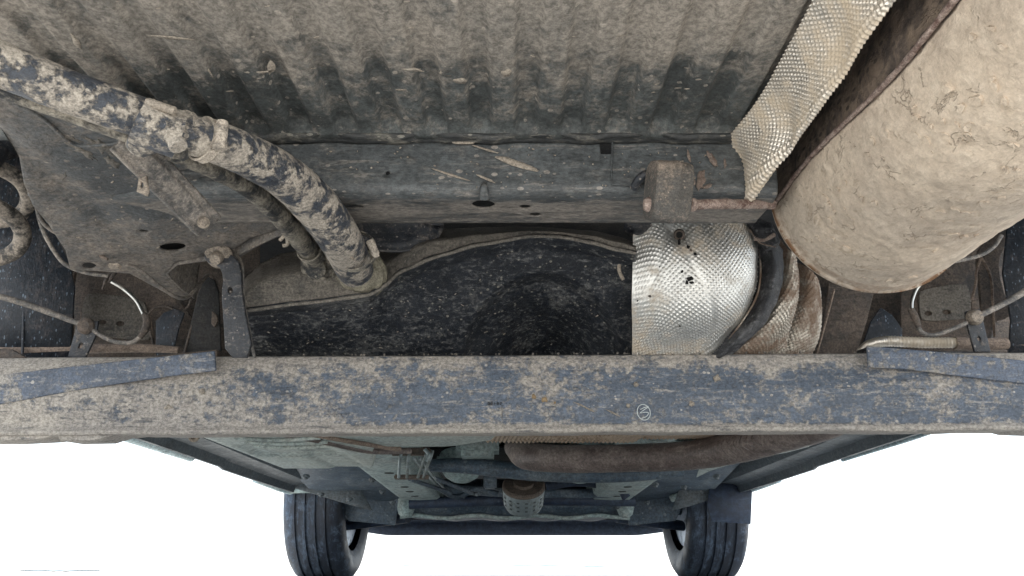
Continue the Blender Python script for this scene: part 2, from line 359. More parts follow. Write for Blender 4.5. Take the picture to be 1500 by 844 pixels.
def tube(name, pts, r, mat, parent=None, seg=12, n=6, rfun=None, caps=True, lump=0., flat=1., auto=60):
    """round bar or hose along a spline; r a number or one per control point"""
    rr = r if isinstance(r, (list, tuple)) else [r]*len(pts)
    C = catmull(pts, n); m = len(C); verts = []; faces = []
    T0 = (C[1]-C[0]).normalized(); N = T0.orthogonal().normalized()
    for i, p in enumerate(C):
        T1 = (C[min(i+1, m-1)]-C[max(i-1, 0)]).normalized()
        N = (N-T1*N.dot(T1)).normalized(); B = T1.cross(N)
        x = i/n; k = min(int(x), len(rr)-2); R = lerp(rr[k], rr[k+1], x-k)
        if rfun: R *= rfun(i/(m-1))
        for s in range(seg):
            a = 2*math.pi*s/seg
            q = p+(N*math.cos(a)+B*math.sin(a)*flat)*R
            if lump: q += (q-p).normalized()*lump*(mnoise.noise(q*60)+.5*mnoise.noise(q*160))
            verts.append(q)
    for i in range(m-1):
        for s in range(seg): faces.append((i*seg+s, i*seg+(s+1) % seg, (i+1)*seg+(s+1) % seg, (i+1)*seg+s))
    if caps: faces += [tuple(range(seg-1, -1, -1)), tuple((m-1)*seg+s for s in range(seg))]
    me = bpy.data.meshes.new(name); me.from_pydata(verts, [], faces)
    return link(name, me, mat, parent, True, auto)
def ptube(name, px, rpx, mat, parent=None, **k):
    """px: (u, v, Y) control points, rpx: half width seen in the photo"""
    rp = rpx if isinstance(rpx, (list, tuple)) else [rpx]*len(px)
    pts = [at(*p) for p in px]
    rad = [q/FPX*(Vector(p)-CAM).dot(Vector((0, CP, SP))) for p, q in zip(pts, rp)]
    return tube(name, pts, rad, mat, parent, **k)
def lathe(name, origin, axis, prof, mat, parent=None, seg=24, auto=40, phase=0., close=False):
    """prof: (radius, height along the axis)"""
    A = Vector(axis).normalized(); N = A.orthogonal().normalized(); B = A.cross(N); O = Vector(origin)
    bm = bmesh.new(); rings = []
    for r, h in prof:
        if r < 1e-6: rings.append([bm.verts.new(O+A*h)])
        else: rings.append([bm.verts.new(O+A*h+(N*math.cos(2*math.pi*s/seg+phase)+B*math.sin(2*math.pi*s/seg+phase))*r) for s in range(seg)])
    pairs = list(zip(rings, rings[1:]))+([(rings[-1], rings[0])] if close else [])
    for a, b in pairs:
        for s in range(seg):
            t = (s+1) % seg
            if len(a) == 1 and len(b) == 1: continue
            if len(a) == 1: bm.faces.new((a[0], b[t], b[s]))
            elif len(b) == 1: bm.faces.new((a[s], a[t], b[0]))
            else: bm.faces.new((a[s], a[t], b[t], b[s]))
    return from_bm(name, bm, mat, parent, True, auto)
def bolt(u, v, Y, rpx, mat='bolt_dust', parent=None, axis=None, name='bolt'):
    p = at(u, v, Y); r = rpx/FPX*Y; ax = Vector(axis) if axis else (CAM-p).normalized()
    o = lathe(name, p, ax, [(0, -.004), (r, -.004), (r, .001), (r*.93, .002), (r*.62, .002), (r*.62, .002), (r*.62, r*.5+.001), (r*.5, r*.62+.001), (0, r*.62+.001)], mat, parent, seg=6 if False else 18)
    return o
def box(name, c, size, rot, mat, parent=None, bevel=.002):
    bm = bmesh.new(); bmesh.ops.create_cube(bm, size=1)
    M = Matrix.Translation(c) @ rot.to_matrix().to_4x4() @ Matrix.Diagonal((*size, 1))
    bmesh.ops.transform(bm, matrix=M, verts=bm.verts)
    bmesh.ops.bevel(bm, geom=bm.edges[:], offset=bevel, segments=2, affect='EDGES')
    return from_bm(name, bm, mat, parent)
def orient(zdir, ydir):            # rotation whose local Y lies along ydir and local Z near zdir
    y = Vector(ydir).normalized(); z = Vector(zdir); z = (z-y*z.dot(y)).normalized(); x = y.cross(z)
    return Matrix((x, y, z)).transposed().to_quaternion()
def empty(name, loc=(0, 0, 0), parent=None):
    o = bpy.data.objects.new(name, None); COL.objects.link(o); o.location = loc; o.empty_display_size = .1
    if parent: o.parent = parent
    return o
def tag(o, label=None, cat=None, group=None, kind=None):
    if label: o['label'] = label
    if cat: o['category'] = cat
    if group: o['group'] = group
    if kind: o['kind'] = kind
    return o
# ================================================================ THE SETTING
me = bpy.data.meshes.new('ground'); R_ = 3000
me.from_pydata([(-R_, -R_, 0), (R_, -R_, 0), (R_, R_, 0), (-R_, R_, 0)], [], [(0, 1, 2, 3)])
tag(link('ground', me, 'pale_concrete', None, False), kind='structure')
for (u0, u1, v) in ((22, 152, 835), (746, 822, 828), (852, 888, 829), (590, 600, 828)):
    n = 14; top = []; bot = []
    for k in range(n+1):
        u = lerp(u0, u1, k/n); e = math.sin(math.pi*k/n)**.6
        top.append((u, v-(1.6+random.uniform(-.5, .5))*e)); bot.append((u, v+(1.3+random.uniform(-.6, .6))*e))
    tag(sheet('wet_patch', top+bot[::-1][1:-1], lambda u, v: atz(u, v, .004), 'wet_ground', None, thick=0), kind='structure')
# ================================================================ THE CAR
car = empty('car', (0, 0, 0))
tag(car, 'dusty car seen from below and behind, with muddy muffler, filler hose and blue-grey axle beam', 'car')
# ---- body pan high above everything (keeps the daylight out of the gaps)
def body(x, y): return Vector((x, y, .60))
sheet('body_pan', [(-.88, .02), (.88, .02), (.88, 3.5), (-.88, 3.5)], body, 'dark_cavity', car, thick=.01)
for sx in (-1, 1):
    sheet('body_side', [(.02, .33), (.62, .33), (.72, .56), (1.2, .56), (1.34, .35), (2.5, .35), (2.62, .60), (.02, .60)], lambda a, b, s=sx: Vector((s*.80+.012, a, b)), 'white_paint', car, thick=.004)
# ---- ribbed boot floor
RX = [-.029+.0427*k for k in range(-12, 7)]
def floor_f(s, t):
    x = lerp(-.62, .232, s); y = lerp(.06, .668, t)
    z = .465
    dep = lerp(.0050, .0085, sm(.535, .580, y))*(1-sm(.652, .662, y))
    for c in RX:
        d = abs(x-c)
        if d < .016: z += dep*(1-sm(.0065, .0125, d))
    # shallow cross swages and a bowed sheet
    z += .0012*mnoise.noise(Vector((x*9, y*9, 0)))
    z -= .006*sm(.655, .668, y)
    return Vector((x, y, z))
fp_ = grid('floor_panel', floor_f, 480, 90, 'dusty_floor_pan', car, thick=.0012); fp_['label'] = 'ribbed boot floor, tan with dust'
def floor_splash(u, v, w, h, rot=0, mat='splash_mud', n=12, jag=.4):
    pts = []
    for k in range(n):
        a = 2*math.pi*k/n; q = 1+jag*random.uniform(-1, .8); x = w*.5*math.cos(a)*q; y = h*.5*math.sin(a)*q
        pts.append((u+x*math.cos(rot)-y*math.sin(rot), v+x*math.sin(rot)+y*math.cos(rot)))
    sheet('mud_splash', chaikin(pts, 1), lambda a, b: atz(a, b, .4648), mat, fp_, thick=.0001)
for a in ((397, 98, 16, 26, .2), (385, 106, 26, 4, 0), (606, 103, 34, 6, .1), (655, 107, 26, 8, .2), (676, 118, 22, 8), (590, 132, 18, 3), (742, 107, 16, 10),
          (112, 62, 8, 26, -.6), (308, 110, 8, 22, -.3), (250, 55, 60, 5, .1)):
    floor_splash(*a)
for k in range(35): floor_splash(random.uniform(150, 1060), random.uniform(2, 180)**1.0, random.uniform(2, 13), random.uniform(1, 3.2), random.uniform(-.25, .25), n=8)
# wavy welded flange between floor and crossmember
def flange_f(s, t):
    x = lerp(-.45, .225, s)
    w = .0022*math.sin(x*62)+.0012*math.sin(x*141+1)
    yy = [.661, .6635, .6655, .6705]; zz = [.4625+w*.3, .4592+w, .4588+w, .4560+w*.4]
    k = t*3; i = min(int(k), 2); f = k-i
    return Vector((x, lerp(yy[i], yy[i+1], f), lerp(zz[i], zz[i+1], f)))
grid('welded_flange', flange_f, 220, 6, 'flange_dark', car, thick=.0015)
# ---- rear crossmember: chart (x, s) with s the way round the section
def cm_map(x, s):
    zt = .463; r = .010
    H = .060-r; q = math.pi/2*r
    y0 = .672+.0015*mnoise.noise(Vector((x*7, s*9, 1)))
    if s < H: return Vector((x, y0, zt-s))
    if s < H+q:
        a = (s-H)/r; return Vector((x, y0+r*(1-math.cos(a)), zt-H-r*math.sin(a)))
    s2 = s-H-q; return Vector((x, y0+r+s2, zt-.060+.004*sm(0, .07, s2)))
def cm_px(u, v):       # pixel on the underside -> chart
    p = atz(u, v, .404); return (p.x, .060-.010+math.pi/2*.010+(p.y-.682))
def cm_face(u, v):
    p = at(u, v, .672); return (p.x, .463-p.z)
holes = []
for (u, v, a, b) in ((708, 299, .0115, .0105), (769, 303, .0058, .0058), (784, 317, .0062, .0055), (514, 303, .0125, .006)):
    x, s = cm_px(u, v); holes.append(ell(x, s, a, b, 18))
x, s = cm_face(568, 254); holes.append(ell(x, s, .0022, .0025, 10))
x, s = cm_face(887, 214); holes.append([(x-.006, s-.009), (x+.006, s-.009), (x+.0065, s+.009), (x-.005, s+.009)])
bev = .0628
ol = []
for k in range(40): ol.append((lerp(-.46, .252, k/39), 0))
for k in range(1, 12): ol.append((.252, lerp(0, .132, k/11)))
for k in range(1, 40): ol.append((lerp(.252, -.46, k/39), .132))
for k in range(1, 11): ol.append((-.46, lerp(.132, 0, k/11)))
cm = sheet('rear_crossmember', ol, cm_map, 'dusty_crossmember', car, holes=holes, thick=.0018, fill=.0052, auto=60)
cm['label'] = 'box-section crossmember behind the fuel tank, blue-grey face, dusty underside'
# small upright pressed lug and second plate edge on it
p = at(709, 277, .665)
tube('pressed_lug', [p+Vector((0, .004, .007)), p+Vector((0, -.0015, 0)), p+Vector((0, .006, -.006))], [.0025, .0042, .0055], 'dusty_crossmember', cm, seg=10)
tube('plate_edge', [at(896, 264, .669), at(896, 240, .669), at(897, 209, .669)], .0008, 'dusty_crossmember', cm, seg=6)
tube('plate_edge', [at(897, 270, .669), at(915, 271, .669), at(945, 272, .669)], .0008, 'dusty_crossmember', cm, seg=6)
# mud streaks and splashes stuck on the crossmember
def splash(u, v, w, h, rot=0, Y=.6705, mat='splash_mud', parent=cm, map3=None, jag=.35, name='mud_splash', n=18, th=.0008):
    pts = []
    for k in range(n):
        a = 2*math.pi*k/n; r = 1+jag*random.uniform(-1, .8)
        x = w*.5*math.cos(a)*r; y = h*.5*math.sin(a)*r
        pts.append((u+x*math.cos(rot)-y*math.sin(rot), v+x*math.sin(rot)+y*math.cos(rot)))
    o = sheet(name, chaikin(pts, 1), map3 or (lambda a, b: at(a, b, Y)), mat, parent, thick=0)
    m = o.modifiers.new('thickness', 'SOLIDIFY'); m.thickness = th; m.offset = 0
    return o
splash(757, 240, 66, 9, .33, jag=.12); splash(712, 219, 40, 3, .30, jag=.3); splash(660, 256, 60, 3, .31, jag=.2); splash(712, 262, 30, 3.5, .42, jag=.2)
splash(676, 208, 46, 6, .06, jag=.3, Y=.669); splash(590, 207, 30, 2.5, 0, Y=.669)
for a in ((1043, 234, 9, 26, -.5), (1027, 263, 13, 30, .15), (1014, 268, 10, 13, 0), (1009, 229, 5, 17, -.3), (1036, 273, 14, 6, -.3), (1062, 240, 4, 14, 0)):
    splash(*a, mat='pink_mud')
for k in range(70):
    u = random.uniform(470, 1060); v = random.uniform(214, 276)
    splash(u, v, random.uniform(1.2, 4.5), random.uniform(1, 2.6), random.uniform(-.6, .6), n=8)
# deep dark-blue boss pressed into the pan between crossmember and tank
def boss_f(s, t):
    a = 2*math.pi*s; r = lerp(1.5, .0, t)
    d = .03*(1-sm(.5, 1.2, r))
    p = at(580+48*r*math.cos(a), 340+26*r*math.sin(a), .86)
    return p+Vector((0, -.02+d*-1, 0))
grid('pan_boss', boss_f, 32, 12, 'bracket_blue', car, thick=.001)
lathe('drain_plug', at(580, 352, .95), (0, -.5, -1), [(0, -.004), (.012, -.004), (.014, 0), (.022, -.002), (.032, -.02), (.04, -.06)], 'bracket_blue', car)
lathe('drain_plug', at(935, 335, .84), (0, -.5, -1), [(0, .006), (.006, .005), (.010, 0), (.016, -.004)], 'bracket_blue', car)
# ---- chassis rail (left): underside plane with holes
rp = plane3((60, 230, .60), (400, 345, .80), (250, 385, .83))
rail_out = [(-30, 120), (60, 130), (150, 175), (260, 190), (400, 225), (560, 300), (545, 322), (500, 328), (455, 333), (402, 345), (368, 356), (336, 374), (300, 380), (256, 386), (245, 400), (262, 422), (280, 434), (262, 440), (225, 420), (190, 402), (150, 398), (103, 396), (96, 367), (72, 330), (48, 300), (35, 268), (28, 235), (0, 190), (-30, 170)]
def rail_map(u, v):
    p = onp(u, v, rp); n = rp[1] if rp[1].z < 0 else -rp[1]
    # swage running from beside the strut to the crossmember, and a soft dish
    d = (v-(246+(u-250)*.27)); h = -.006*sm(-14, 10, d)*(sm(235, 330, u)) 
    h += .002*mnoise.noise(Vector((u/60, v/60, 0)))
    h += .004*math.exp(-((u-222)/26)**2-((v-322)/17)**2)
    h += -.004*sm(0, 30, 30-abs(v-(205+u*.75)))*(1-sm(150, 190, u))
    return p+n*h
rh = [ell(228, 291, 20, 9, 20, .12), ell(211, 337, 8, 2.6, 14, .1), ell(253, 364, 20, 6.2, 20, .08), ell(131, 390, 10.5, 5, 16, .1)]
rail = sheet('chassis_rail', rail_out, rail_map, 'rail_paint', car, holes=rh, thick=.0025, fill=7, auto=50)
rail['label'] = 'grey-blue chassis rail with oval holes'
plate('rail_hole_shade', [(60, 240), (150, 190), (260, 215), (400, 250), (520, 315), (400, 338), (300, 372), (250, 378), (150, 394), (105, 392), (60, 300)], (rp[0]+Vector((0, 0, .014)), rp[1]), 'dark_hole', rail, thick=.001)  # added dark sheet; its colour stands for the shade inside the holes
# side walls of the rail so that it has depth
ptube('rail_edge', [(545, 322, .80), (455, 335, .82), (400, 347, .83), (345, 377, .85)], 3.2, 'rail_paint', rail, seg=8)
def inrail(s, t):
    pts = [(548, 318), (455, 333), (402, 345), (345, 372), (300, 380), (256, 386), (240, 400), (262, 422), (282, 436)]
    k = s*(len(pts)-1); i = min(int(k), len(pts)-2); a, b = pts[i], pts[i+1]; f = k-i
    p = onp(lerp(a[0], b[0], f), lerp(a[1], b[1], f), rp); return p+Vector((0, .004, .09*t))
grid('rail_side', inrail, 40, 3, 'rail_paint', rail, thick=.002)
for k in range(40):
    u = random.uniform(90, 420); v = random.uniform(230, 370)
    if not inside((u, v), rail_out) or any(abs(u-h[0][0]) < 40 and abs(v-h[0][1]) < 12 for h in rh): continue
    splash(u, v, random.uniform(1.5, 7), random.uniform(1, 3.2), random.uniform(-.6, .3), parent=rail, map3=lambda a, b: rail_map(a, b), n=8)
for a in ((150, 216, 60, 14, .5), (120, 222, 46, 9, .45), (165, 238, 26, 9, .6), (94, 262, 5, 16, .3), (105, 205, 34, 5, .3)):
    splash(*a, parent=rail, map3=lambda x, y: rail_map(x, y), mat='tank_dust', n=26, jag=.6)
for cr_ in ([(20, 150), (62, 172), (108, 212), (150, 212), (196, 206)], [(245, 252), (300, 258), (350, 270), (404, 290)]):
    tube('rail_crease', [rail_map(*q)-Vector((0, .0006, .0004)) for q in cr_], .0016, 'rail_paint', rail, seg=8)
# ---- strut bracket bolted to the rail
def bar_plate(name, p0, p1, wpx, Y0, Y1, mat, parent, th=.006):
    A = at(*p0, Y0); B = at(*p1, Y1); d = (B-A); n = (CAM-(A+B)/2).normalized(); s = d.cross(n).normalized()*(wpx/FPX*(Y0+Y1)/2/.92)
    def f(a, b):
        x = (b-.5)*2; rr = abs(x)
        prof = .005*(1-sm(.45, .75, rr))            # raised middle, flat flanges
        prof += .0025*sm(.86, 1., rr)
        return A+d*a+s*x*.5+n*prof
    return grid(name, f, 20, 18, mat, parent, thick=.003, auto=50)
st = bar_plate('stay_bracket', (184, 204), (308, 333), 42, .52, .655, 'cable_grey', car)
st['label'] = 'long dusty stay bolted to the rail'
bolt(298, 326, .636, 10, parent=st)
plate('slotted_tab', [(203, 262), (214, 258), (218, 282), (216, 288), (200, 281)], yplane(.575, .4), 'bolt_dust', st, holes=[ell(208, 271, 2.3, 4.6, 12)], thick=.002)
tube('washer_knob', [at(258, 208, .47), at(262, 216, .47)], .006, 'hose_mud', st, seg=10)
# ---- filler hose
fh_px = [(-70, 66, .42), (0, 94, .44), (110, 138, .465), (205, 172, .49), (270, 194, .51), (340, 218, .54), (410, 254, .60), (462, 300, .66), (498, 350, .73), (520, 395, .82)]
fh = ptube('filler_hose', fh_px, [36, 34, 32, 30, 29, 31, 32, 33, 31, 27], 'hose_mud', car, seg=40, n=14, lump=.0004)
fh['label'] = 'thick fuel filler hose caked in flaking pale mud'
# mud cakes on the hose as shallow raised patches
vp = ptube('vent_pipe', [(-60, 112, .44), (0, 132, .455), (90, 163, .48), (195, 200, .505)], [13, 12, 12, 12], 'hose_mud_dark', car, seg=18, n=8)
sleeve = ptube('joint_sleeve', [(203, 176, .485), (225, 186, .49), (262, 200, .50)], [35, 34, 33], 'hose_mud', car, seg=36, n=6, lump=.001)
lathe('sleeve_tab', at(214, 149, .475), (at(262, 165, .48)-at(214, 149, .475)), [(0, -.001), (.0028, 0), (.0034, .002), (.0032, .020), (0, .022)], 'splash_mud', sleeve, seg=12)
ptube('sleeve_branch', [(222, 200, .50), (205, 210, .505), (190, 212, .51)], [24, 21, 8], 'hose_mud', sleeve, seg=20, lump=.001)
ptube('sleeve_branch', [(240, 205, .50), (262, 222, .51), (272, 234, .515)], [18, 15, 5], 'hose_mud_dark', sleeve, seg=20, lump=.001)
def clamp(u, v, Y, dpx, r, wpx=11, mat='clamp_steel', name='hose_clamp', screw=(0, 0)):
    c = at(u, v, Y); d = at(u+dpx[0], v+dpx[1], Y+dpx[2])-c; a = d.normalized(); wd = wpx/FPX*Y/.95; R = r/FPX*Y/.93
    o = lathe(name, c, a, [(R, -wd/2), (R+.0012, -wd/2), (R+.0016, -wd/2+.0004), (R+.0012, 0), (R+.0016, wd/2-.0004), (R+.0012, wd/2), (R, wd/2)], mat, car, seg=40, close=True)
    return o, c, a, R, wd
o, c, a, R, wd = clamp(300, 205, .522, (30, 12, .015), 32.5, 16)
# grooves of the worm band and the screw housing
n_ = (CAM-c); n_ = (n_-a*n_.dot(a)).normalized(); s_ = a.cross(n_)
tooth = None
for k in range(15):
    ang = -.05-.075*k
    dirv = n_*math.cos(ang)+s_*math.sin(ang)*(1 if s_.z < 0 else -1)
    p = c+dirv*(R+.0018)
    t_ = box('band_tooth', p, (.0007, wd*.62, .0008), orient(dirv, a), 'clamp_steel', o, .0002)
dirv = (n_*math.cos(.45)-s_*math.sin(.45)*(1 if s_.z < 0 else -1))
lathe('clamp_screw', c+dirv*(R+.0035)-a.cross(dirv)*.010, a.cross(dirv), [(0, 0), (.0042, 0), (.0046, .002), (.0046, .016), (.0038, .018), (.0052, .018), (.0052, .022), (0, .022)], 'clamp_steel', o, seg=16)
box('screw_housing', c+dirv*(R+.0028), (.014, wd*1.05, .006), orient(dirv, a), 'clamp_steel', o, .0015)
o, c, a, R, wd = clamp(268, 192, .51, (30, 12, .015), 29.5, 10)
o, c, a, R, wd = clamp(520, 368, .765, (12, 28, .05), 30, 9, mat='hose_mud_dark')
lathe('clamp_screw', at(541, 352, .745), at(551, 374, .75)-at(541, 352, .745), [(0, 0), (.0035, 0), (.0042, .001), (.0042, .016), (.0032, .017), (.0032, .019), (0, .019)], 'clamp_steel', o, seg=14)
box('spring_clip', at(512, 372, .735), (.003, .016, .003), orient(CAM-at(512, 372, .735), at(518, 382, .73)-at(504, 362, .73)), 'bolt_dust', o, .001)
# ---- vent hose
vh = ptube('vent_hose', [(250, 225, .54), (310, 248, .58), (360, 272, .64), (402, 308, .70), (432, 342, .76), (462, 378, .84)], [11, 13, 15, 15, 15, 15], 'hose_mud_dark', car, seg=28, n=10, lump=.0005)
o, c, a, R, wd = clamp(454, 368, .81, (22, 26, .05), 16.5, 8, mat='hose_mud_dark')
box('clamp_screw', at(482, 376, .79), (.006, .018, .006), orient((0, -1, 0), at(486, 386, .79)-at(478, 362, .79)), 'bolt_dust', o, .0015)
tube('pipe_clip', [at(410, 352, .76), at(419, 345, .755), at(421, 358, .76), at(414, 360, .76)], .002, 'splash_mud', vh, seg=8)
# ---- fuel tank
seam = [(352, 456), (450, 444), (540, 433), (565, 418), (590, 396), (640, 376), (700, 359), (780, 346), (820, 347), (860, 354), (905, 366), (932, 371)]
top = [(352, 420), (362, 404), (385, 384), (410, 372), (440, 367), (560, 366), (572, 362), (590, 351), (612, 340), (640, 336), (700, 333), (780, 332), (870, 338), (905, 346), (932, 356)]
tank = empty('fuel_tank', (-.1, 1.2, .3), car); tank['label'] = 'fuel tank, dusty above its seam and black below'
ti = Matrix.Translation(-tank.location)
def tk(o): o.parent = tank; o.matrix_parent_inverse = Matrix.Translation(-Vector(tank.location)); return o
def Yseam(u): return .862-.028*sm(555, 625, u)
def upper_f(s, t):
    u = lerp(352, 932, s); v = lerp(interp(top, u), interp(seam, u), t)
    Y = Yseam(u)+lerp(.05, -.002, sm(0, .45, t))
    if u < 560: Y += .012*(1-sm(0, .25, abs(t-.78)/.8))*0
    return at(u, v, Y)
tk(grid('tank_upper_shell', upper_f, 160, 24, 'tank_dust', None, thick=.003))
def low_f(s, t):
    u = lerp(352, 932, s); sv = interp(seam, u)
    if t < .8:
        q = t/.8; v = lerp(sv, 545, q)
        Y = Yseam(u)-.006+.012*sm(0, .12, q)+.14*q+.02*sm(560, 640, u)*q
        r = math.hypot((u-795)/122, (v-540)/142)
        Y += .020*(1-sm(.86, 1.0, r))+.10*(1-sm(.0, .92, r))+.004*mnoise.noise(Vector((u/50, v/50, 2)))
        return at(u, v, Y)
    p = low_f(s, .7999); q = (t-.8)/.2
    return Vector((p.x, lerp(p.y, 1.13, q), lerp(p.z, .262, sm(0, 1, q))))
tk(grid('tank_lower_shell', low_f, 190, 120, 'tank_shield_black', None, thick=.004))
# proud lip where the halves meet
def edgepts(dv=0, dY=-.006):
    return [at(lerp(352, 932, k/30), interp(seam, lerp(352, 932, k/30))+dv, Yseam(lerp(352, 932, k/30))+dY) for k in range(31)]
tk(tube('tank_seam', edgepts(), .0022, 'tank_dust', None, seg=8, n=3, lump=.0006))
tk(tube('pressed_line', [at(lerp(405, 552, k/8), lerp(424, 418, k/8), Yseam(450)-.0005) for k in range(9)], .0011, 'tank_dust', None, seg=6, n=2))
axp = Vector((0, -.92, -.38))
tk(lathe('filler_port', at(529, 403, .852), (-.10, -.80, -.60), [(.0, .010), (.016, .010), (.0195, .006), (.0205, .004), (.024, .004), (.0265, .002), (.027, -.001), (.030, -.002), (.030, -.006)], 'yellow_ring', None, seg=36))
tk(lathe('vent_port', at(467, 390, .856), (-.10, -.80, -.60), [(.0, .012), (.012, .012), (.0125, .006), (.016, .006), (.0185, .003), (.021, .003), (.0225, -.002)], 'hose_mud_dark', None, seg=30))
for k in range(34):
    u = random.uniform(370, 920); q = random.random(); sv = interp(seam, u)
    v = lerp(sv+6, 515, q)
    s0 = (u-352)/580; t0 = (v-sv)/(545-sv)*.8
    c0 = low_f(s0, t0)-Vector((0, .0012, .0006)); w_ = random.choice((1, 1, 1.4, 2.6))
    splash(u, v, random.uniform(1.4, 3.6)*w_, random.uniform(.7, 1.5), random.uniform(-.7, .5), map3=lambda a, b, y=c0.y: at(a, b, y), parent=None, n=8, th=.0004, name='mud_fleck').parent = tank
for o in [o for o in bpy.data.objects if o.name.startswith('mud_fleck')]: o.matrix_parent_inverse = Matrix.Translation(-Vector(tank.location))
tk(tube('hook_clip', [at(913, 410, .86), at(907, 396, .86), at(910, 382, .86), at(926, 372, .86)], .0022, 'bolt_dust', None, seg=8))
# tank floor seen beyond the axle beam
def tfloor(s, t):
    x = lerp(-.50, -.005, s); y = lerp(1.10, 1.72, t)
    if x > -.22: y = lerp(1.10, 1.34-.10*sm(-.12, -.005, x), t)
    elif x > -.30: y = lerp(1.10, lerp(1.72, 1.34, sm(-.30, -.22, x)), t)
    z = .252+.03*sm(.94, 1, s)+.05*sm(.05, 0, s)+.035*sm(.9, 1, t)
    if .25 < s < .42: z += .004*(sm(.25, .27, s)-sm(.40, .42, s))*sm(.1, .2, t)
    z += .006*(sm(.30, .34, t)-sm(.55, .59, t))*sm(.06, .12, s)*(1-sm(.35, .4, s))
    return Vector((x, y, z))
tk(grid('tank_floor', tfloor, 70, 60, 'pale_tank_under', None, thick=.003, auto=60))
# ---- axle beam
def zc(v): return at(750, v, .92).z
def beam_f(s, t):
    x = lerp(-.80, .80, s)
    dz = -.006*(x/.6)*0+lerp(-.004, .004, s)                       # the beam stands a touch higher on the right
    prof = [(.990, .3085), (.950, .3115), (.934, .3125), (.926, .3095), (.9225, .302), (.9215, .285), (.919, .265), (.9195, .245), (.920, .231), (.9195, .2255), (.9175, .2225), (.9160, .2205), (.9160, .2180), (.918, .2160), (.925, .2160), (.985, .222)]
    k = t*(len(prof)-1); i = min(int(k), len(prof)-2); f = k-i
    a, b = prof[i], prof[i+1]; y = lerp(a[0], b[0], f); z = lerp(a[1], b[1], f)+dz
    e = sm(.36, .50, abs(x))
    if .227 < z < .305: y += -.010*e*math.sin((z-.227)/.078*math.pi)
    y += .0012*mnoise.noise(Vector((x*9, z*20, 1)))+.0005*mnoise.noise(Vector((x*50, z*60, 1)))
    if t > .6: z += .0006*mnoise.noise(Vector((x*60, 0, 9)))+.0010*mnoise.noise(Vector((x*12, 0, 4)))
    return Vector((x, y, z))
beam = grid('axle_beam', beam_f, 260, 75, 'beam_paint', car, thick=.003, auto=None)
beam['label'] = 'wide blue-grey rear axle beam under tan dust with a chalk mark'
# gussets at both ends
def gus(name, pts, Y, tilt, **k):
    return plate(name, pts, yplane(Y, tilt), 'gusset_paint', beam, thick=.004, bevel=.0012, **k)
gus('beam_gusset', [(-60, 562), (0, 549), (120, 535), (250, 521), (314, 514), (316, 543), (250, 551), (120, 570), (0, 592), (-60, 604)], .902, .12)
gus('beam_gusset', [(1270, 507), (1360, 514), (1500, 528), (1560, 534), (1560, 570), (1500, 562), (1400, 550), (1330, 541), (1272, 538)], .902, .12)
# lower tabs of the trailing arm flanges
for pts in ([(-60, 600), (150, 612), (240, 628), (200, 634), (165, 637), (140, 645), (88, 646), (84, 637), (60, 643), (0, 646), (-60, 646)],
            [(1290, 622), (1400, 608), (1560, 600), (1560, 634), (1500, 632), (1462, 622), (1456, 628), (1386, 631), (1350, 622)]):
    plate('arm_flange', pts, yplane(.918, .05), 'beam_paint', beam, thick=.05, bevel=.001)
tag(plate('trailing_arm', [(-60, 520), (35, 522), (75, 533), (104, 527), (160, 527), (318, 512), (318, 522), (120, 545), (0, 560), (-60, 572)], yplane(.95, .1), 'brown_dust', beam, thick=.03, bevel=.001))
tag(plate('trailing_arm', [(1560, 526), (1500, 522), (1440, 519), (1420, 515), (1350, 514), (1270, 508), (1270, 520), (1400, 530), (1560, 545)], yplane(.95, .1), 'bracket_blue', beam, thick=.03, bevel=.001))
def onbeam(u, v, off=.0012):
    # front face of the beam, found by marching along the ray
    lo = .89; best = None
    for k in range(90):
        Y = .900+k*.0005; p = at(u, v, Y); t = None
        # face position at this height
        z = p.z-lerp(-.004, .004, (p.x+.8)/1.6)
        tab = [(.2160, .918), (.218, .9160), (.2205, .9160), (.2225, .9175), (.2255, .9195), (.231, .920), (.245, .9195), (.265, .919), (.285, .9215), (.302, .9225), (.3095, .926)]
        yf = interp(tab, z)
        if p.y >= yf-off: return p
    return p
def chalk(name, px, r=.0006, mat='chalk_white', n=5):
    return tube(name, [onbeam(u, v, .0016) for u, v in px], r, mat, beam, seg=6, n=n, flat=1.)
chalk('chalk_ring', [(943+9.5*math.cos(a)+1.2*math.sin(a), 604+11.5*math.sin(a)) for a in [2*math.pi*k/16-1.3 for k in range(18)]], .0005)
chalk('chalk_squiggle', [(938, 600), (944, 597), (950, 596), (944, 600), (938, 605), (945, 604), (950, 605), (947, 610), (940, 613)], .0005)
random.seed(11)
for k, ch in enumerate('· 08182 ··'):
    u = 706+k*4.4
    if ch in '·': chalk('stamp_dot', [(u, 591), (u+1.2, 591)], .0004, 'ink_dark', 2)
    elif ch in '08': 
        chalk('stamp_digit', [(u, 589.3), (u+1.9, 589.3), (u+1.9, 592.6), (u, 592.6), (u, 589.3)], .00035, 'ink_dark', 2)
        if ch == '8': chalk('stamp_digit', [(u, 591), (u+1.9, 591)], .00035, 'ink_dark', 2)
    elif ch == '1': chalk('stamp_digit', [(u+1, 589.2), (u+1, 592.8)], .00035, 'ink_dark', 2)
    elif ch == '2': chalk('stamp_digit', [(u, 589.5), (u+2, 589.6), (u+1.8, 591), (u, 592.7), (u+2.1, 592.8)], .00035, 'ink_dark', 2)
chalk('drip_line', [(735, 594), (735.5, 604), (735.3, 614)], .0003, 'ink_dark', 2)
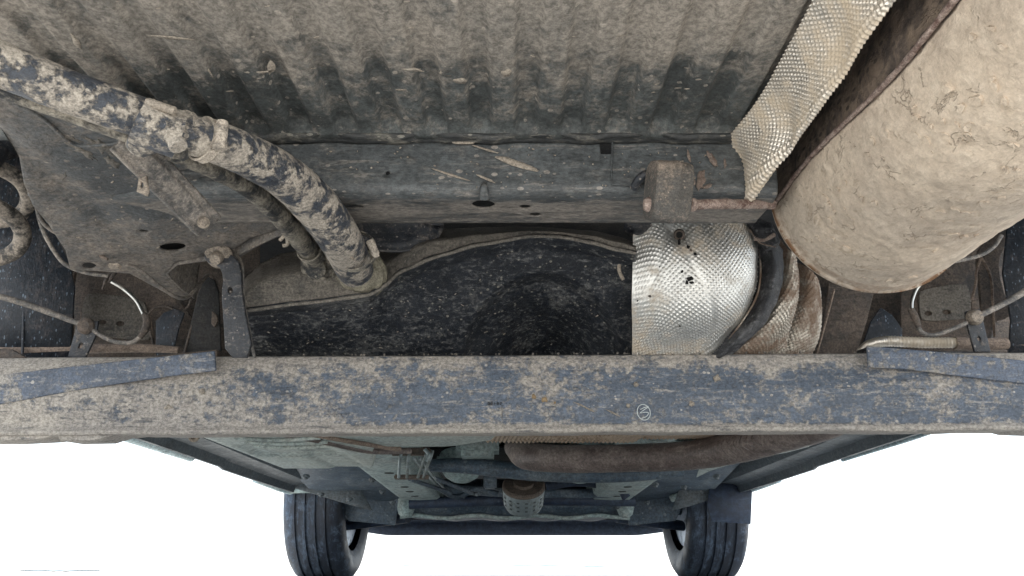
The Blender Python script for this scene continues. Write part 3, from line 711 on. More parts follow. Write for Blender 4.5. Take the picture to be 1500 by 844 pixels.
for (u, v, w_, h_, m_) in ((782, 581, 7, 7, 'weld_tan'), (798, 585, 9, 9, 'weld_tan'), (813, 590, 4, 4, 'weld_tan'), (931, 563, 7, 7, 'splash_mud'), (1050, 554, 9, 11, 'splash_mud'), (920, 594, 8, 6, 'splash_mud'), (1013, 592, 9, 8, 'splash_mud'),
                           (858, 597, 40, 2.4, 'splash_mud'), (900, 606, 26, 2.2, 'splash_mud'), (246, 596, 12, 8, 'splash_mud'), (296, 573, 9, 9, 'splash_mud')):
    splash(u, v, w_, h_, .45 if w_ > 20 else 0, parent=beam, map3=lambda a, b: onbeam(a, b, .0012), mat=m_, n=12, th=.0012)
for k in range(60):                                                      # crumbs of dirt along the top edge
    u = random.uniform(330, 1265); r = random.uniform(.0006, .0019)
    p = at(u, 519, .929); p.z = .3127+lerp(-.004, .004, (p.x+.8)/1.6)
    bm = bmesh.new(); bmesh.ops.create_icosphere(bm, subdivisions=1, radius=r)
    for v_ in bm.verts: v_.co = v_.co*random.uniform(.7, 1.3)+p
    from_bm('dirt_crumb', bm, 'tank_dust', beam)
# ---- strap bracket by the tank
sb = plate('tank_bracket', [(298, 366), (322, 366), (342, 374), (353, 390), (355, 440), (372, 524), (330, 524), (327, 470), (324, 430), (327, 405), (320, 388), (300, 384)], yplane(.84, .15), 'bracket_blue', car, thick=.006, bevel=.001, smooth=1, holes=[ell(337, 425, 3.5, 5, 10)])
ptube('rolled_edge', [(302, 364, .835), (325, 364, .835), (345, 373, .835), (355, 390, .835), (357, 440, .84), (366, 490, .86), (373, 524, .88)], 2.2, 'rail_paint', sb, seg=8)
lathe('bolt', at(319, 376, .825), (0, -.75, -.66), [(0, .010), (.006, .010), (.007, .008), (.0075, .001), (.012, .001), (.0155, -.002), (.016, -.004), (.0, -.006)], 'bolt_dust', sb, seg=18)
for u_, v_ in ((336, 402), (333, 412), (342, 418), (338, 428), (334, 396)): splash(u_, v_, 5, 4, 0, Y=.835, parent=sb, mat='cable_grey')
# ---- spring at the left edge
c0, c1 = at(-12, 212, .95), at(-58, 395, .80); H = []
ax = (c1-c0); L = ax.length; axn = ax.normalized(); X = axn.cross(Vector((0, 1, 0))).normalized(); Z = axn.cross(X)
turns = 3.4
for k in range(int(turns*16)+1):
    a = 2*math.pi*k/16+2.4; H.append(c0+ax*(k/(turns*16))+(X*math.cos(a)+Z*math.sin(a))*.052)
tube('coil_spring', H, .0095, 'spring_dust', car, seg=14, n=3)['label'] = 'dusty coil spring at the left edge'
ptube('spring_seat', [(-60, 150, .84), (-10, 150, .84), (22, 168, .84), (38, 196, .84), (30, 206, .84)], [9, 9, 8, 7, 6], 'brown_dust', car, seg=12)
lathe('bump_stop', at(-14, 210, .83), (0, -.3, -1), [(.036, -.05), (.036, -.01), (.03, 0), (.022, .006), (.02, .03), (.012, .045), (0, .05)], 'bracket_blue', car)
# ---- left wheelhouse and brackets behind the rail
plate('wheelhouse_panel', [(-80, 150), (28, 200), (52, 280), (92, 345), (108, 420), (100, 545), (-80, 560)], yplane(1.0, .15), 'wheelhouse_blue', car, thick=.004)
ptube('panel_crease', [(38, 260, .985), (37, 380, .987), (33, 520, .99)], 2.0, 'wheelhouse_blue', car, seg=8)
plate('rear_bulkhead', [(60, 330), (380, 330), (380, 545), (60, 545)], yplane(1.16, .0), 'brown_dust', car, thick=.004)
lp = plate('link_mount', [(104, 394), (150, 398), (200, 403), (240, 425), (262, 440), (285, 470), (290, 530), (104, 535), (106, 440)], yplane(1.10, .1), 'brown_dust', car, thick=.004, bevel=.001)
plate('pressed_pad', [(122, 434), (135, 428), (205, 438), (214, 446), (222, 494), (214, 500), (124, 490), (117, 484)], yplane(1.094, .1), 'tank_dust', lp, holes=[ell(150, 472, 6, 3.6, 12), ell(176, 474, 6, 4, 12)], thick=.004, bevel=.0016, smooth=2)
ptube('pad_rim', [(118, 484, 1.09), (122, 440, 1.09), (135, 431, 1.09), (200, 440, 1.09), (216, 450, 1.09), (222, 480, 1.09), (224, 503, 1.09)], 1.7, 'cable_tan', lp, seg=8)
ptube('flange_lip', [(225, 505, 1.06), (217, 470, 1.06), (222, 455, 1.06), (240, 448, 1.06), (262, 455, 1.06), (275, 450, 1.06), (280, 438, 1.05)], 1.8, 'brown_dust', lp, seg=8)
plate('seam_flange', [(94, 396), (108, 396), (102, 430), (104, 470), (102, 528), (92, 528), (86, 488), (84, 440), (88, 415)], yplane(1.06, 0), 'brown_dust', car, thick=.01, bevel=.001)
ptube('seam_flange', [(110, 398, 1.05), (100, 425, 1.05), (102, 470, 1.05), (101, 528, 1.05)], 1.6, 'cable_tan', car, seg=8)
ptube('seam_flange', [(88, 400, 1.03), (84, 418, 1.03), (92, 440, 1.03), (88, 470, 1.03), (92, 528, 1.03)], 2, 'brown_dust', car, seg=8)
plate('mount_cheek', [(228, 470), (240, 458), (256, 452), (270, 458), (262, 480), (250, 528), (228, 528)], yplane(1.04, 0), 'wheelhouse_blue', car, thick=.004, bevel=.001)
plate('mount_cheek', [(266, 524), (280, 470), (290, 430), (302, 404), (314, 410), (320, 428), (324, 524)], yplane(.99, .1), 'dark_cavity', car, thick=.004, bevel=.001)
ptube('cheek_edge', [(268, 524, .985), (283, 470, .985), (292, 430, .985), (303, 403, .985), (314, 410, .985), (321, 430, .985)], 1.8, 'brown_dust', car, seg=8)
plate('weld_tab', [(310, 455), (318, 462), (319, 470), (314, 480), (309, 474)], yplane(.98, .1), 'brown_dust', car, thick=.004, bevel=.001)
# pipes, wires and clips (left)
ptube('brake_line', [(44, 205, .80), (52, 270, .80), (58, 318, .80), (84, 342, .80), (125, 350, .80), (142, 368, .81), (172, 384, .82), (205, 396, .83), (232, 418, .86), (256, 434, .88), (274, 436, .90), (290, 420, .92), (303, 404, .95)], 2.8, 'rail_paint', car, seg=10)
ptube('brake_line', [(48, 270, .84), (60, 330, .84), (82, 372, .86), (100, 390, .87), (128, 400, .88), (158, 404, .89)], 3, 'cable_grey', car, seg=10)
ptube('line_clip', [(118, 356, .79), (126, 350, .788), (134, 358, .79), (142, 366, .79), (150, 376, .79), (158, 380, .79)], [3, 4, 4, 3, 3, 2], 'brown_dust', car, seg=8, lump=.001)
box('line_clip', at(168, 390, .80), (.012, .005, .008), orient((0, -1, -.3), (0, 0, 1)), 'bolt_dust', car, .001)
ptube('line_clip', [(150, 424, .95), (158, 404, .95), (168, 398, .95), (160, 414, .95)], [1.5, 3, 4, 2], 'brown_dust', car, seg=8)
bp = ptube('steel_brake_pipe', [(164, 413, .95), (182, 424, .95), (200, 441, .95), (211, 462, .95)], 2.7, 'bare_steel', car, seg=12)
ptube('steel_brake_pipe', [(205, 494, .95), (192, 502, .95), (170, 501, .95), (152, 494, .95), (137, 484, .95)], 3.2, 'cable_grey', car, seg=12)
ptube('pipe_fitting', [(211, 460, .948), (215, 468, .948), (213, 482, .948), (205, 495, .948)], [4, 5.5, 5.5, 3.6], 'brown_dust', bp, seg=12)
ptube('brake_hose', [(-40, 425, .92), (20, 440, .93), (70, 457, .94), (124, 477, .95)], [5, 4.5, 4.5, 4], 'cable_grey', car, seg=12)
hb = plate('hose_bracket', [(112, 476), (122, 470), (144, 470), (140, 492), (124, 526), (99, 523)], yplane(.955, .1), 'bracket_blue', car, thick=.004, bevel=.001, holes=[ell(118, 506, 2.6, 5, 12, .5)])
lathe('hose_union', at(127, 478, .95), (0, -1, -.2), [(0, .008), (.007, .008), (.0105, .004), (.0105, -.002), (.008, -.004)], 'brown_dust', hb, seg=16)
ptube('brake_cable', [(-40, 514, 1.0), (20, 514, 1.0), (100, 512, 1.0), (200, 510, 1.0), (262, 513, 1.0)], [8, 7.5, 7, 6.5, 5], 'cable_tan', car, seg=14)
plate('arm_cover', [(-60, 508), (18, 512), (38, 524), (-60, 528)], yplane(.93, .1), 'brown_dust', car, thick=.004, bevel=.001)
# ---- right-hand side behind the muffler
plate('rear_bulkhead', [(1180, 380), (1570, 300), (1570, 545), (1180, 545)], yplane(1.16, 0), 'brown_dust', car, thick=.004)
plate('wheelhouse_panel', [(1478, 320), (1600, 260), (1600, 545), (1476, 545), (1482, 470), (1470, 400)], yplane(1.0, .15), 'wheelhouse_blue', car, thick=.004)
rl = plate('link_mount', [(1320, 430), (1350, 400), (1440, 330), (1462, 360), (1438, 440), (1440, 530), (1320, 530)], yplane(1.10, .1), 'brown_dust', car, thick=.004, bevel=.001)
plate('pressed_pad', [(1346, 430), (1352, 424), (1410, 414), (1420, 420), (1424, 462), (1416, 467), (1356, 471), (1348, 464)], yplane(1.094, .1), 'tank_dust', rl, holes=[ell(1360, 459, 6, 3.6, 12), ell(1387, 457, 6.5, 3.8, 12)], thick=.004, bevel=.0016, smooth=2)
ptube('pad_rim', [(1350, 424, 1.09), (1410, 413, 1.09), (1421, 420, 1.09), (1426, 450, 1.09), (1427, 466, 1.09)], 1.7, 'cable_tan', rl, seg=8)
plate('seam_flange', [(1430, 372), (1445, 350), (1478, 332), (1480, 352), (1462, 380), (1468, 420), (1482, 456), (1478, 466), (1456, 472), (1452, 500), (1440, 500), (1436, 420)], yplane(1.04, 0), 'brown_dust', car, thick=.006, bevel=.001, smooth=1)
ptube('seam_flange', [(1436, 376, 1.03), (1446, 392, 1.03), (1452, 410, 1.03), (1454, 440, 1.03), (1457, 494, 1.03)], 2, 'cable_tan', car, seg=8)
ptube('seam_flange', [(1424, 440, 1.03), (1430, 412, 1.03), (1430, 400, 1.03), (1436, 380, 1.03)], 2, 'cable_tan', car, seg=8)
ptube('line_clip', [(1384, 392, 1.03), (1391, 402, 1.03), (1388, 388, 1.03), (1394, 380, 1.03)], 1.8, 'brown_dust', car, seg=8)
ptube('brake_line', [(1380, 386, .97), (1430, 376, .97), (1455, 362, .97), (1467, 345, .97)], 3, 'cable_grey', car, seg=10)
bp = ptube('steel_brake_pipe', [(1352, 412, .93), (1342, 424, .93), (1336, 440, .93), (1335, 452, .93)], 2.7, 'bare_steel', car, seg=12)
ptube('steel_brake_pipe', [(1345, 480, .93), (1352, 488, .93), (1368, 491, .93), (1390, 484, .93), (1416, 473, .93)], 3.2, 'cable_grey', car, seg=12)
ptube('pipe_fitting', [(1334, 453, .93), (1340, 464, .93), (1346, 480, .93)], [5, 5.5, 4], 'brown_dust', bp, seg=12)
ptube('brake_hose', [(1560, 394, .93), (1500, 428, .93), (1470, 445, .93), (1434, 463, .93)], [5.5, 4.8, 4.5, 4.2], 'cable_grey', car, seg=12)
hb = plate('hose_bracket', [(1414, 456), (1436, 452), (1448, 500), (1452, 516), (1428, 516), (1418, 480)], yplane(.945, .1), 'bracket_blue', car, thick=.004, bevel=.001, holes=[ell(1434, 496, 2.4, 4, 12, -.4)])
plate('bracket_tip', [(1424, 456), (1424, 442), (1434, 439), (1436, 456)], yplane(.95, .1), 'brown_dust', hb, thick=.003, bevel=.001)
lathe('hose_union', at(1427, 465, .935), (0, -1, -.2), [(0, .008), (.007, .008), (.0098, .004), (.0098, -.002), (.008, -.004)], 'bolt_dust', hb, seg=16)
bc = ptube('brake_cable', [(1258, 515, 1.0), (1272, 505, 1.0), (1300, 500, 1.0), (1350, 502, 1.0), (1400, 502, 1.0)], [4, 6, 7.6, 7.8, 7.6], 'foil_dusty', car, seg=18, n=40, rfun=lambda t: 1+.06*math.sin(t*260))
ptube('cable_sleeve', [(1398, 503, 1.0), (1440, 505, 1.0), (1474, 504, 1.0)], 9.5, 'cable_tan', bc, seg=16)
ptube('cable_sleeve', [(1470, 506, 1.0), (1520, 508, 1.0), (1580, 510, 1.0)], 7, 'cable_tan', bc, seg=16)
plate('tie_plate', [(1214, 415), (1280, 430), (1270, 470), (1254, 520), (1192, 520), (1206, 470)], yplane(1.03, .0), 'brown_dust', car, thick=.004, bevel=.001)['label'] = 'dark plate under the muffler'
ptube('plate_fold', [(1222, 424, 1.02), (1210, 470, 1.02), (1196, 520, 1.02)], 1.6, 'cable_tan', car, seg=8)
plate('mount_cheek', [(1262, 510), (1276, 470), (1290, 450), (1308, 462), (1322, 482), (1322, 510)], yplane(1.08, .0), 'wheelhouse_blue', car, thick=.004, bevel=.001)
# ---- main heat shield (embossed foil), three leaves and a black strap
def emboss(p=.0062, q=.0062, h=.0011, rot=0.):
    cr, sr = math.cos(rot), math.sin(rot)
    def d(a, b, s=0, t=0):
        x = a*cr-b*sr; y = a*sr+b*cr
        w_ = .0008*mnoise.noise(Vector((x*70, y*70, 0)))
        k = math.cos(2*math.pi*(x+w_)/p)*math.cos(2*math.pi*(y+w_)/q)
        return h*max(-.15, k)
    return d
def rows(cols, tt):             # smooth curve through (u, v, Y) rows at s, each itself a polyline
    return cols
def loftf(R):
    """R: list of rows (left to right), each a list of (u, v, Y) top to bottom"""
    C = [[at(*p) for p in r] for r in R]
    def cr(P, x):
        n = len(P)-1; k = x*n; i = min(int(k), n-1); t = k-i
        a = P[i-1] if i else 2*P[0]-P[1]; b = P[i]; c = P[i+1]; d = P[i+2] if i+2 <= n else 2*P[-1]-P[-2]
        return .5*((2*b)+(c-a)*t+(2*a-5*b+4*c-d)*t*t+(3*b-a-3*c+d)*t**3)
    return lambda s, t: cr([cr(r, t) for r in C], s)
hs = empty('heat_shield', (.2, .9, .35), car); hs['label'] = 'embossed silver heat shield with rust-edged bolt hole'
def hk(o): o.parent = hs; o.matrix_parent_inverse = Matrix.Translation(-Vector(hs.location)); return o
f1 = loftf([[(927, 344, .848), (926, 400, .85), (926, 460, .875), (926, 526, .937)],
            [(952, 317, .842), (965, 390, .838), (968, 460, .86), (962, 526, .937)],
            [(1000, 319, .835), (1012, 390, .825), (1010, 460, .85), (990, 526, .937)],
            [(1050, 321, .835), (1062, 385, .83), (1056, 455, .855), (1015, 526, .937)],
            [(1086, 321, .85), (1098, 375, .85), (1092, 440, .875), (1034, 526, .937)],
            [(1102, 336, .885), (1112, 382, .885), (1104, 440, .905), (1046, 526, .937)]])
E1 = emboss(.0070, .0060, .00075, .12)
def wrinkle(a, b, s, t):
    h = E1(a, b)*(1+1.1*sm(.4, 1, t))
    # pressed creases in a V below the bolt hole
    for sx, k in ((.30, .9), (.42, -.7)):
        d = abs((s-sx)-(t-.45)*k*.35); 
    d1 = abs((s-.16)-(.40-t)*.45); d2 = abs((s-.40)-(t-.30)*.42)
    h = h*(1-.75*math.exp(-(d1/.018)**2))*(1-.75*math.exp(-(d2/.018)**2))
    h *= sm(0, .04, s)
    h += -.0016*math.exp(-(d1/.03)**2)*sm(.0, .2, t)*(1-sm(.45, .6, t))*.6 - .0009*math.exp(-(d2/.025)**2)*(1-sm(.7, .85, t))
    h += .0035*mnoise.noise(Vector((a*18, b*18, 2)))
    h += -.005*math.exp(-(((s-.36)/.07)**2+((t-.13)/.07)**2))
    return h
sh = hk(grid('shield_leaf', f1, 300, 300, 'foil_bright', None, thick=.0008, disp=wrinkle))
pc = at(995, 344, .826)
hk(lathe('bolt', pc, (CAM-pc).normalized(), [(.0, .001), (.0035, .001), (.0040, .002), (.0050, .002), (.0062, .0), (.0068, -.004)], 'brown_dust', None, seg=20))
hk(lathe('bolt_bore', pc+(CAM-pc).normalized()*.0015, (CAM-pc).normalized(), [(.0, .0), (.0036, .0), (.0037, -.001)], 'dark_hole', None, seg=20))
for (u, v, w_, h_) in ((995, 354, 4, 11), (1008, 362, 5, 5), (1012, 367, 4, 4), (1018, 372, 5, 6), (999, 398, 4, 4), (1011, 408, 11, 7), (1006, 414, 5, 7), (1013, 414, 6, 4), (952, 434, 5, 3), (934, 441, 2, 3), (996, 478, 3, 3), (966, 391, 2, 2), (1044, 442, 3, 3)):
    o = splash(u, v, w_, h_, 0, Y=.823 if v < 420 else .845, parent=None, mat='brown_dust' if (u*v) % 3 else 'dark_hole', n=10, jag=.4, name='rust_spot'); hk(o)
f2 = loftf([[(1142, 350, .93), (1130, 420, .935), (1096, 475, .95), (1040, 530, .97)],
            [(1155, 365, .90), (1150, 425, .905), (1118, 482, .925), (1060, 530, .955)],
            [(1166, 375, .905), (1168, 425, .91), (1145, 480, .93), (1100, 530, .96)],
            [(1166, 400, .94), (1168, 440, .945), (1158, 480, .95), (1150, 530, .97)]])
hk(grid('shield_leaf', f2, 140, 190, 'foil_stained', None, thick=.0008, disp=lambda a, b, s, t: emboss(.0068, .0068, .0012, .5)(a, b)+.003*mnoise.noise(Vector((a*20, b*20, 5)))))
f3 = loftf([[(1168, 385, .96), (1163, 440, .965), (1120, 500, .985), (1085, 530, .99)],
            [(1182, 392, .94), (1182, 440, .945), (1160, 500, .97), (1130, 530, .98)],
            [(1196, 405, .945), (1200, 445, .95), (1190, 495, .97), (1165, 530, .98)],
            [(1203, 425, .97), (1205, 455, .975), (1200, 495, .98), (1185, 530, .99)]])
hk(grid('shield_leaf', f3, 140, 170, 'foil_stained', None, thick=.0008, disp=lambda a, b, s, t: emboss(.0068, .0068, .0012, .2)(a, b)+.004*mnoise.noise(Vector((a*22, b*16, 8)))))
# black strap curving between the leaves
f4 = loftf([[(1108, 352, .885), (1116, 400, .89), (1098, 455, .905), (1036, 524, .935)],
            [(1128, 346, .868), (1134, 405, .873), (1112, 464, .89), (1052, 524, .925)],
            [(1147, 366, .885), (1146, 415, .89), (1122, 472, .905), (1066, 526, .935)]])
tag(grid('tank_strap', f4, 24, 60, 'black_strap', car, thick=.004, disp=lambda a, b, s, t: .0014*mnoise.noise(Vector((a*60, b*60, 0)))+.002*math.exp(-((s-.5)/.12)**2)*sm(.55, .8, t)))
ptube('shield_edge', [(1106, 336, .89), (1114, 380, .888), (1110, 430, .895), (1084, 476, .91), (1050, 520, .93)], 1.5, 'foil_stained', car, seg=8).parent = car
ptube('wheelhouse_lug', [(1100, 322, .86), (1118, 340, .86), (1132, 362, .86)], [10, 16, 12], 'black_strap', car, seg=14, lump=.003)
ptube('dusty_thread', [(1105, 350, .82), (1120, 352, .82), (1134, 344, .80)], [3, 2.5, 3], 'pink_mud', car, seg=8, lump=.0008)
ptube('lug_edge', [(1098, 336, .85), (1112, 355, .85), (1136, 362, .83)], 1.0, 'cable_tan', car, seg=6)
# ---- long heat shield beside the muffler
def strip_f(s, t):
    y = lerp(.18, .692, s)
    prof = [(.2185, .462), (.226, .452), (.232, .444), (.2355, .436), (.238, .429), (.2405, .423), (.2415, .4165), (.2445, .4155), (.2455, .420)]
    k = t*(len(prof)-1); i = min(int(k), len(prof)-2); f = k-i
    a, b = prof[i], prof[i+1]
    x = lerp(a[0], b[0], f); z = lerp(a[1], b[1], f)
    en = sm(.57, .70, y)
    x += -.011*en*(1-t)-.017*en*t+.002*mnoise.noise(Vector((y*10, t*2, 0))); x += -.009*en*math.sin(t*math.pi); z += -.020*en*t+.003*mnoise.noise(Vector((y*12, t*2, 7)))
    # dents
    for y0, dd, w_ in ((.585, .007, .016), (.665, .005, .012), (.47, .005, .02)):
        x += dd*math.exp(-((y-y0-t*.03)/w_)**2)*math.sin(t*math.pi)
    return Vector((x, y, z))
def strip_d(a, b, s, t):
    rib = .0014*(.55+.45*math.cos(2*math.pi*a/.0050))*sm(.55, .66, t)
    cell = emboss(.0056, .0050, .0012, .0)(a, b)
    return rib*1.0+cell*(1-sm(.6, .7, t)*.6)
grid('exhaust_shield', strip_f, 900, 100, 'foil_dusty', car, thick=.0008, disp=strip_d)['label'] = 'long embossed foil strip beside the muffler'
# ---- muffler
MC = Vector((.3705, 0, .4300)); MRX, MRZ = .1005, .1005
def muf_f(s, t):
    # s: round the shell, t: front (far) end to rear (near) end
    a = -math.pi*1.5+2*math.pi*s
    if t < .10:
        q = t/.10; k = math.sin(q*math.pi/2)**.8; y = .772-.026*q; rr = .45+.55*k
        if q < .0001: rr = .001
    elif t < .14: q = (t-.10)/.04; y = lerp(.746, .738, q); rr = 1.0+.012*math.sin(q*math.pi)
    elif t < .95: q = (t-.14)/.81; y = lerp(.738, .17, q); rr = 1.
    else: q = (t-.95)/.05; y = .17-.02*q; rr = 1-q*.999
    p = Vector((MC.x+MRX*rr*math.cos(a), y, MC.z+MRZ*rr*math.sin(a)))
    if .12 < t < .95:
        n = Vector((math.cos(a), 0, math.sin(a)))
        p += n*(.0035*mnoise.noise(p*16)+.0011*mnoise.noise(p*60+Vector((3, 0, 0)))+.0005*mnoise.noise(p*150))
    return p
SEAMA = lambda y: math.radians(184.5+10.5*sm(.67, .45, y))      # angle of the lock seam, drifting slightly along the shell
def angd(s): return (math.degrees(-math.pi*1.5+2*math.pi*s)) % 360
def film(s, t):
    a = angd(s); y = lerp(.738, .17, (t-.14)/.81)
    d = math.degrees(SEAMA(y))-a
    return sm(-4, 1, d) if 60 < a < 230 else 0.
def rim(s, t): return max(0., 1-abs(t-.115)/.022)*.9+(.35 if .09 < t < .16 else 0)
muf = grid('muffler', muf_f, 420, 300, 'caked_pale_mud', car, thick=0, attrs={'film': film, 'rim': rim})
muf['label'] = 'big rounded muffler coated with cracked beige mud'
sp = []
for k in range(40):
    y = lerp(.738, .18, k/39); a = SEAMA(y)
    sp.append(Vector((MC.x+(MRX+.0015)*math.cos(a), y, MC.z+(MRZ+.0015)*math.sin(a))))
tube('lock_seam', sp, .0022, 'rust_rod', muf, seg=8, n=3, lump=.0006)
for k in range(150):                                       # loose mud flakes standing off the shell
    a = math.radians(random.uniform(205, 280)); y = random.uniform(.28, .72); r = random.uniform(.0015, .005)
    n = Vector((math.cos(a), 0, math.sin(a))); p = Vector((MC.x+(MRX+.001)*math.cos(a), y, MC.z+(MRZ+.001)*math.sin(a)))
    t1 = Vector((0, 1, 0)); t2 = n.cross(t1); bm = bmesh.new(); vs = []
    th = random.uniform(0, 6.28); el_ = random.uniform(.4, 1)
    for j in range(7):
        b = 2*math.pi*j/7; q = r*random.uniform(.6, 1.2)
        xx = q*math.cos(b); yy = q*el_*math.sin(b)
        vs.append(p+t1*(xx*math.cos(th)-yy*math.sin(th))+t2*(xx*math.sin(th)+yy*math.cos(th))+n*(random.uniform(.0, .0009)))
    top_ = [bm.verts.new(v) for v in vs]; bot_ = [bm.verts.new(v-n*.004) for v in vs]
    bm.faces.new(top_)
    for j in range(7): bm.faces.new((top_[j], bot_[j], bot_[(j+1) % 7], top_[(j+1) % 7]))
    from_bm('mud_flake', bm, 'caked_pale_mud', muf, smooth=False)
# hanger rod and rubber
hr = ptube('hanger_rod', [(1008, 300, .645), (1060, 299, .665), (1132, 300, .70)], [7.2, 7.2, 7], 'rust_rod', car, seg=18, n=10, lump=.0008)
ptube('rod_collar', [(1009, 300, .64), (1016, 300, .643)], [10.5, 10], 'rust_rod', hr, seg=16)
def rubber_f():
    A = at(952, 279, .64); ax_ = Vector((1, .18, .0)).normalized()
    bm = bmesh.new(); prof = []
    up = Vector((0, -.45, .9)).normalized(); up = (up-ax_*up.dot(ax_)).normalized(); fw = ax_.cross(up)
    nseg = 36; rings = []
    for (h, k) in ((0, .90), (.0015, .97), (.006, 1.), (.0185, 1.), (.0195, 1.035), (.0215, 1.035), (.0225, 1.), (.030, .99), (.0335, .95), (.0345, .88)):
        ring = []
        for i in range(nseg):
            a = 2*math.pi*i/nseg; ca, sa = math.cos(a), math.sin(a)
            x = .0175*math.copysign(abs(ca)**.5, ca)*k; y = .0275*math.copysign(abs(sa)**.45, sa)*k
            ring.append(bm.verts.new(A+ax_*h+up*y+fw*x))
        rings.append(ring)
    for a, b in zip(rings, rings[1:]):
        for i in range(nseg): bm.faces.new((a[i], a[(i+1) % nseg], b[(i+1) % nseg], b[i]))
    bm.faces.new(rings[0]); bm.faces.new(rings[-1][::-1])
    return from_bm('hanger_rubber', bm, 'rubber_brown', car, auto=35)
rb = rubber_f(); rb['label'] = 'brown rubber exhaust hanger under the crossmember'
ptube('hook_rod', [(958, 254, .655), (945, 256, .655), (935, 264, .66), (928, 276, .668)], [6.5, 6.5, 6.5, 6], 'bracket_blue', rb, seg=14)
lathe('rod_tip', at(953, 300, .645), (-1, 0, 0), [(.007, -.006), (.007, .003), (.005, .006), (0, .007)], 'rust_rod', rb, seg=14)
# ================================================================ BEYOND THE BEAM
pan = empty('front_underbody', (0, 2, .35), car)
def pk(o): o.parent = pan; o.matrix_parent_inverse = Matrix.Translation(-Vector(pan.location)); return o
# floor pan and sills
def pan_f(s, t):
    x = lerp(-.66, .68, s); y = lerp(1.25, 2.75, t); z = .385-.03*t
    c = .06*math.exp(-((x-.02)/.12)**2)                                 # tunnel
    for c_ in (-.47, -.41, .43, .49): z += .006*math.exp(-((x-c_)/.012)**2)*sm(.15, .3, t)*(1-sm(.6, .8, t))
    return Vector((x, y, z+c))
pk(grid('floor_pan', pan_f, 120, 50, 'hazed_primer', None, thick=.003))
def sill_f(sgn):
    pr = [(.600, .372), (.640, .365), (.655, .330), (.665, .318), (.715, .312), (.722, .292), (.728, .2915), (.735, .318), (.755, .320), (.775, .322), (.782, .345), (.785, .40)]
    def f(s, t):
        y = lerp(1.22, 2.62, s); k = t*(len(pr)-1); i = min(int(k), len(pr)-2); q = k-i; a, b = pr[i], pr[i+1]
        x = lerp(a[0], b[0], q); z = lerp(a[1], b[1], q)
        z += .004*sm(1.95, 1.96, y)*(1 if t > .35 and t < .6 else 0)*-1
        return Vector((sgn*x+.015, y, z-.012*sm(1.25, 2.6, y)))
    return f
for sg in (-1, 1):
    so_ = pk(grid('sill', sill_f(sg), 60, 44, 'sill_dark', None, thick=.003, auto=40))
    tr = tube('sill_trim', [Vector((sg*.800+.015, 1.28, .318)), Vector((sg*.798+.015, 1.6, .312)), Vector((sg*.796+.015, 1.95, .306))], [.010, .014, .010], 'sill_pale', car, seg=10, flat=.6); pk(tr)
    pk(tube('sill_trim', [Vector((sg*.785+.015, 2.42, .300)), Vector((sg*.770+.015, 2.62, .292)), Vector((sg*.752+.015, 2.76, .285))], [.012, .014, .010], 'sill_pale', car, seg=10))
lathe('sill_plug', at(284, 640, 1.45), (.2, -1, -.4), [(.0, .001), (.004, .001), (.0045, .004), (.009, .004), (.010, 0), (.010, -.01)], 'bolt_dust', None, seg=18); pk(bpy.data.objects['sill_plug'])
# front longitudinal rails
def rail2(sgn):
    def f(s, t):
        y = lerp(1.55, 2.85, s); w0 = .105
        xc = sgn*.318+.012+(-.0*sgn)
        pr = [(-.075, .06), (-.070, .0), (-.058, -.010), (0, -.012), (.058, -.010), (.070, .0), (.075, .06)]
        k = t*(len(pr)-1); i = min(int(k), len(pr)-2); q = k-i; a, b = pr[i], pr[i+1]
        return Vector((xc+lerp(a[0], b[0], q), y, lerp(.302, .262, s)+lerp(a[1], b[1], q)))
    return f
for sg in (-1, 1):
    r2 = pk(grid('front_rail', rail2(sg), 30, 36, 'hazed_primer', None, thick=.003, auto=40))
    for yy in (2.0, 2.3, 2.42, 2.55):
        zz = lerp(.302, .262, (yy-1.55)/1.3)-.0125
        lathe('rail_slot', (sg*.318+.012, yy, zz), (0, 0, -1), [(0, .0008), (.010, .0008), (.012, 0), (.012, -.002)], 'dark_hole', r2, seg=14)
    # outrigger from rail end to sill and wheelhouse
    pk(sheet('outrigger', [(sg*.37+.012, 2.35), (sg*.66, 2.30), (sg*.66, 2.62), (sg*.52, 2.74), (sg*.40, 2.86), (sg*.30, 2.86), (sg*.30, 2.62)], lambda x, y: Vector((x, y, .335-.075*(y-2.3)/.5)), 'subframe_blue', None, thick=.02, bevel=.003))
    pk(sheet('splash_guard', [(sg*.40, .15), (sg*.56, .165), (sg*.58, .20), (sg*.60, .30), (sg*.38, .30)], lambda x, z: Vector((x, 2.80, z+.03)), 'subframe_blue', None, thick=.01, bevel=.002))
    pk(tube('lower_arm', [Vector((sg*.36, 2.85, .215)), Vector((sg*.48, 2.92, .200)), Vector((sg*.62, 2.98, .185))], [.030, .026, .022], 'bumper_blue', None, seg=14, flat=.7))
    bx_ = pk(tube('drive_shaft', [Vector((sg*.25, 3.05, .255)), Vector((sg*.62, 3.02, .25))], .022, 'bumper_blue', None, seg=14))
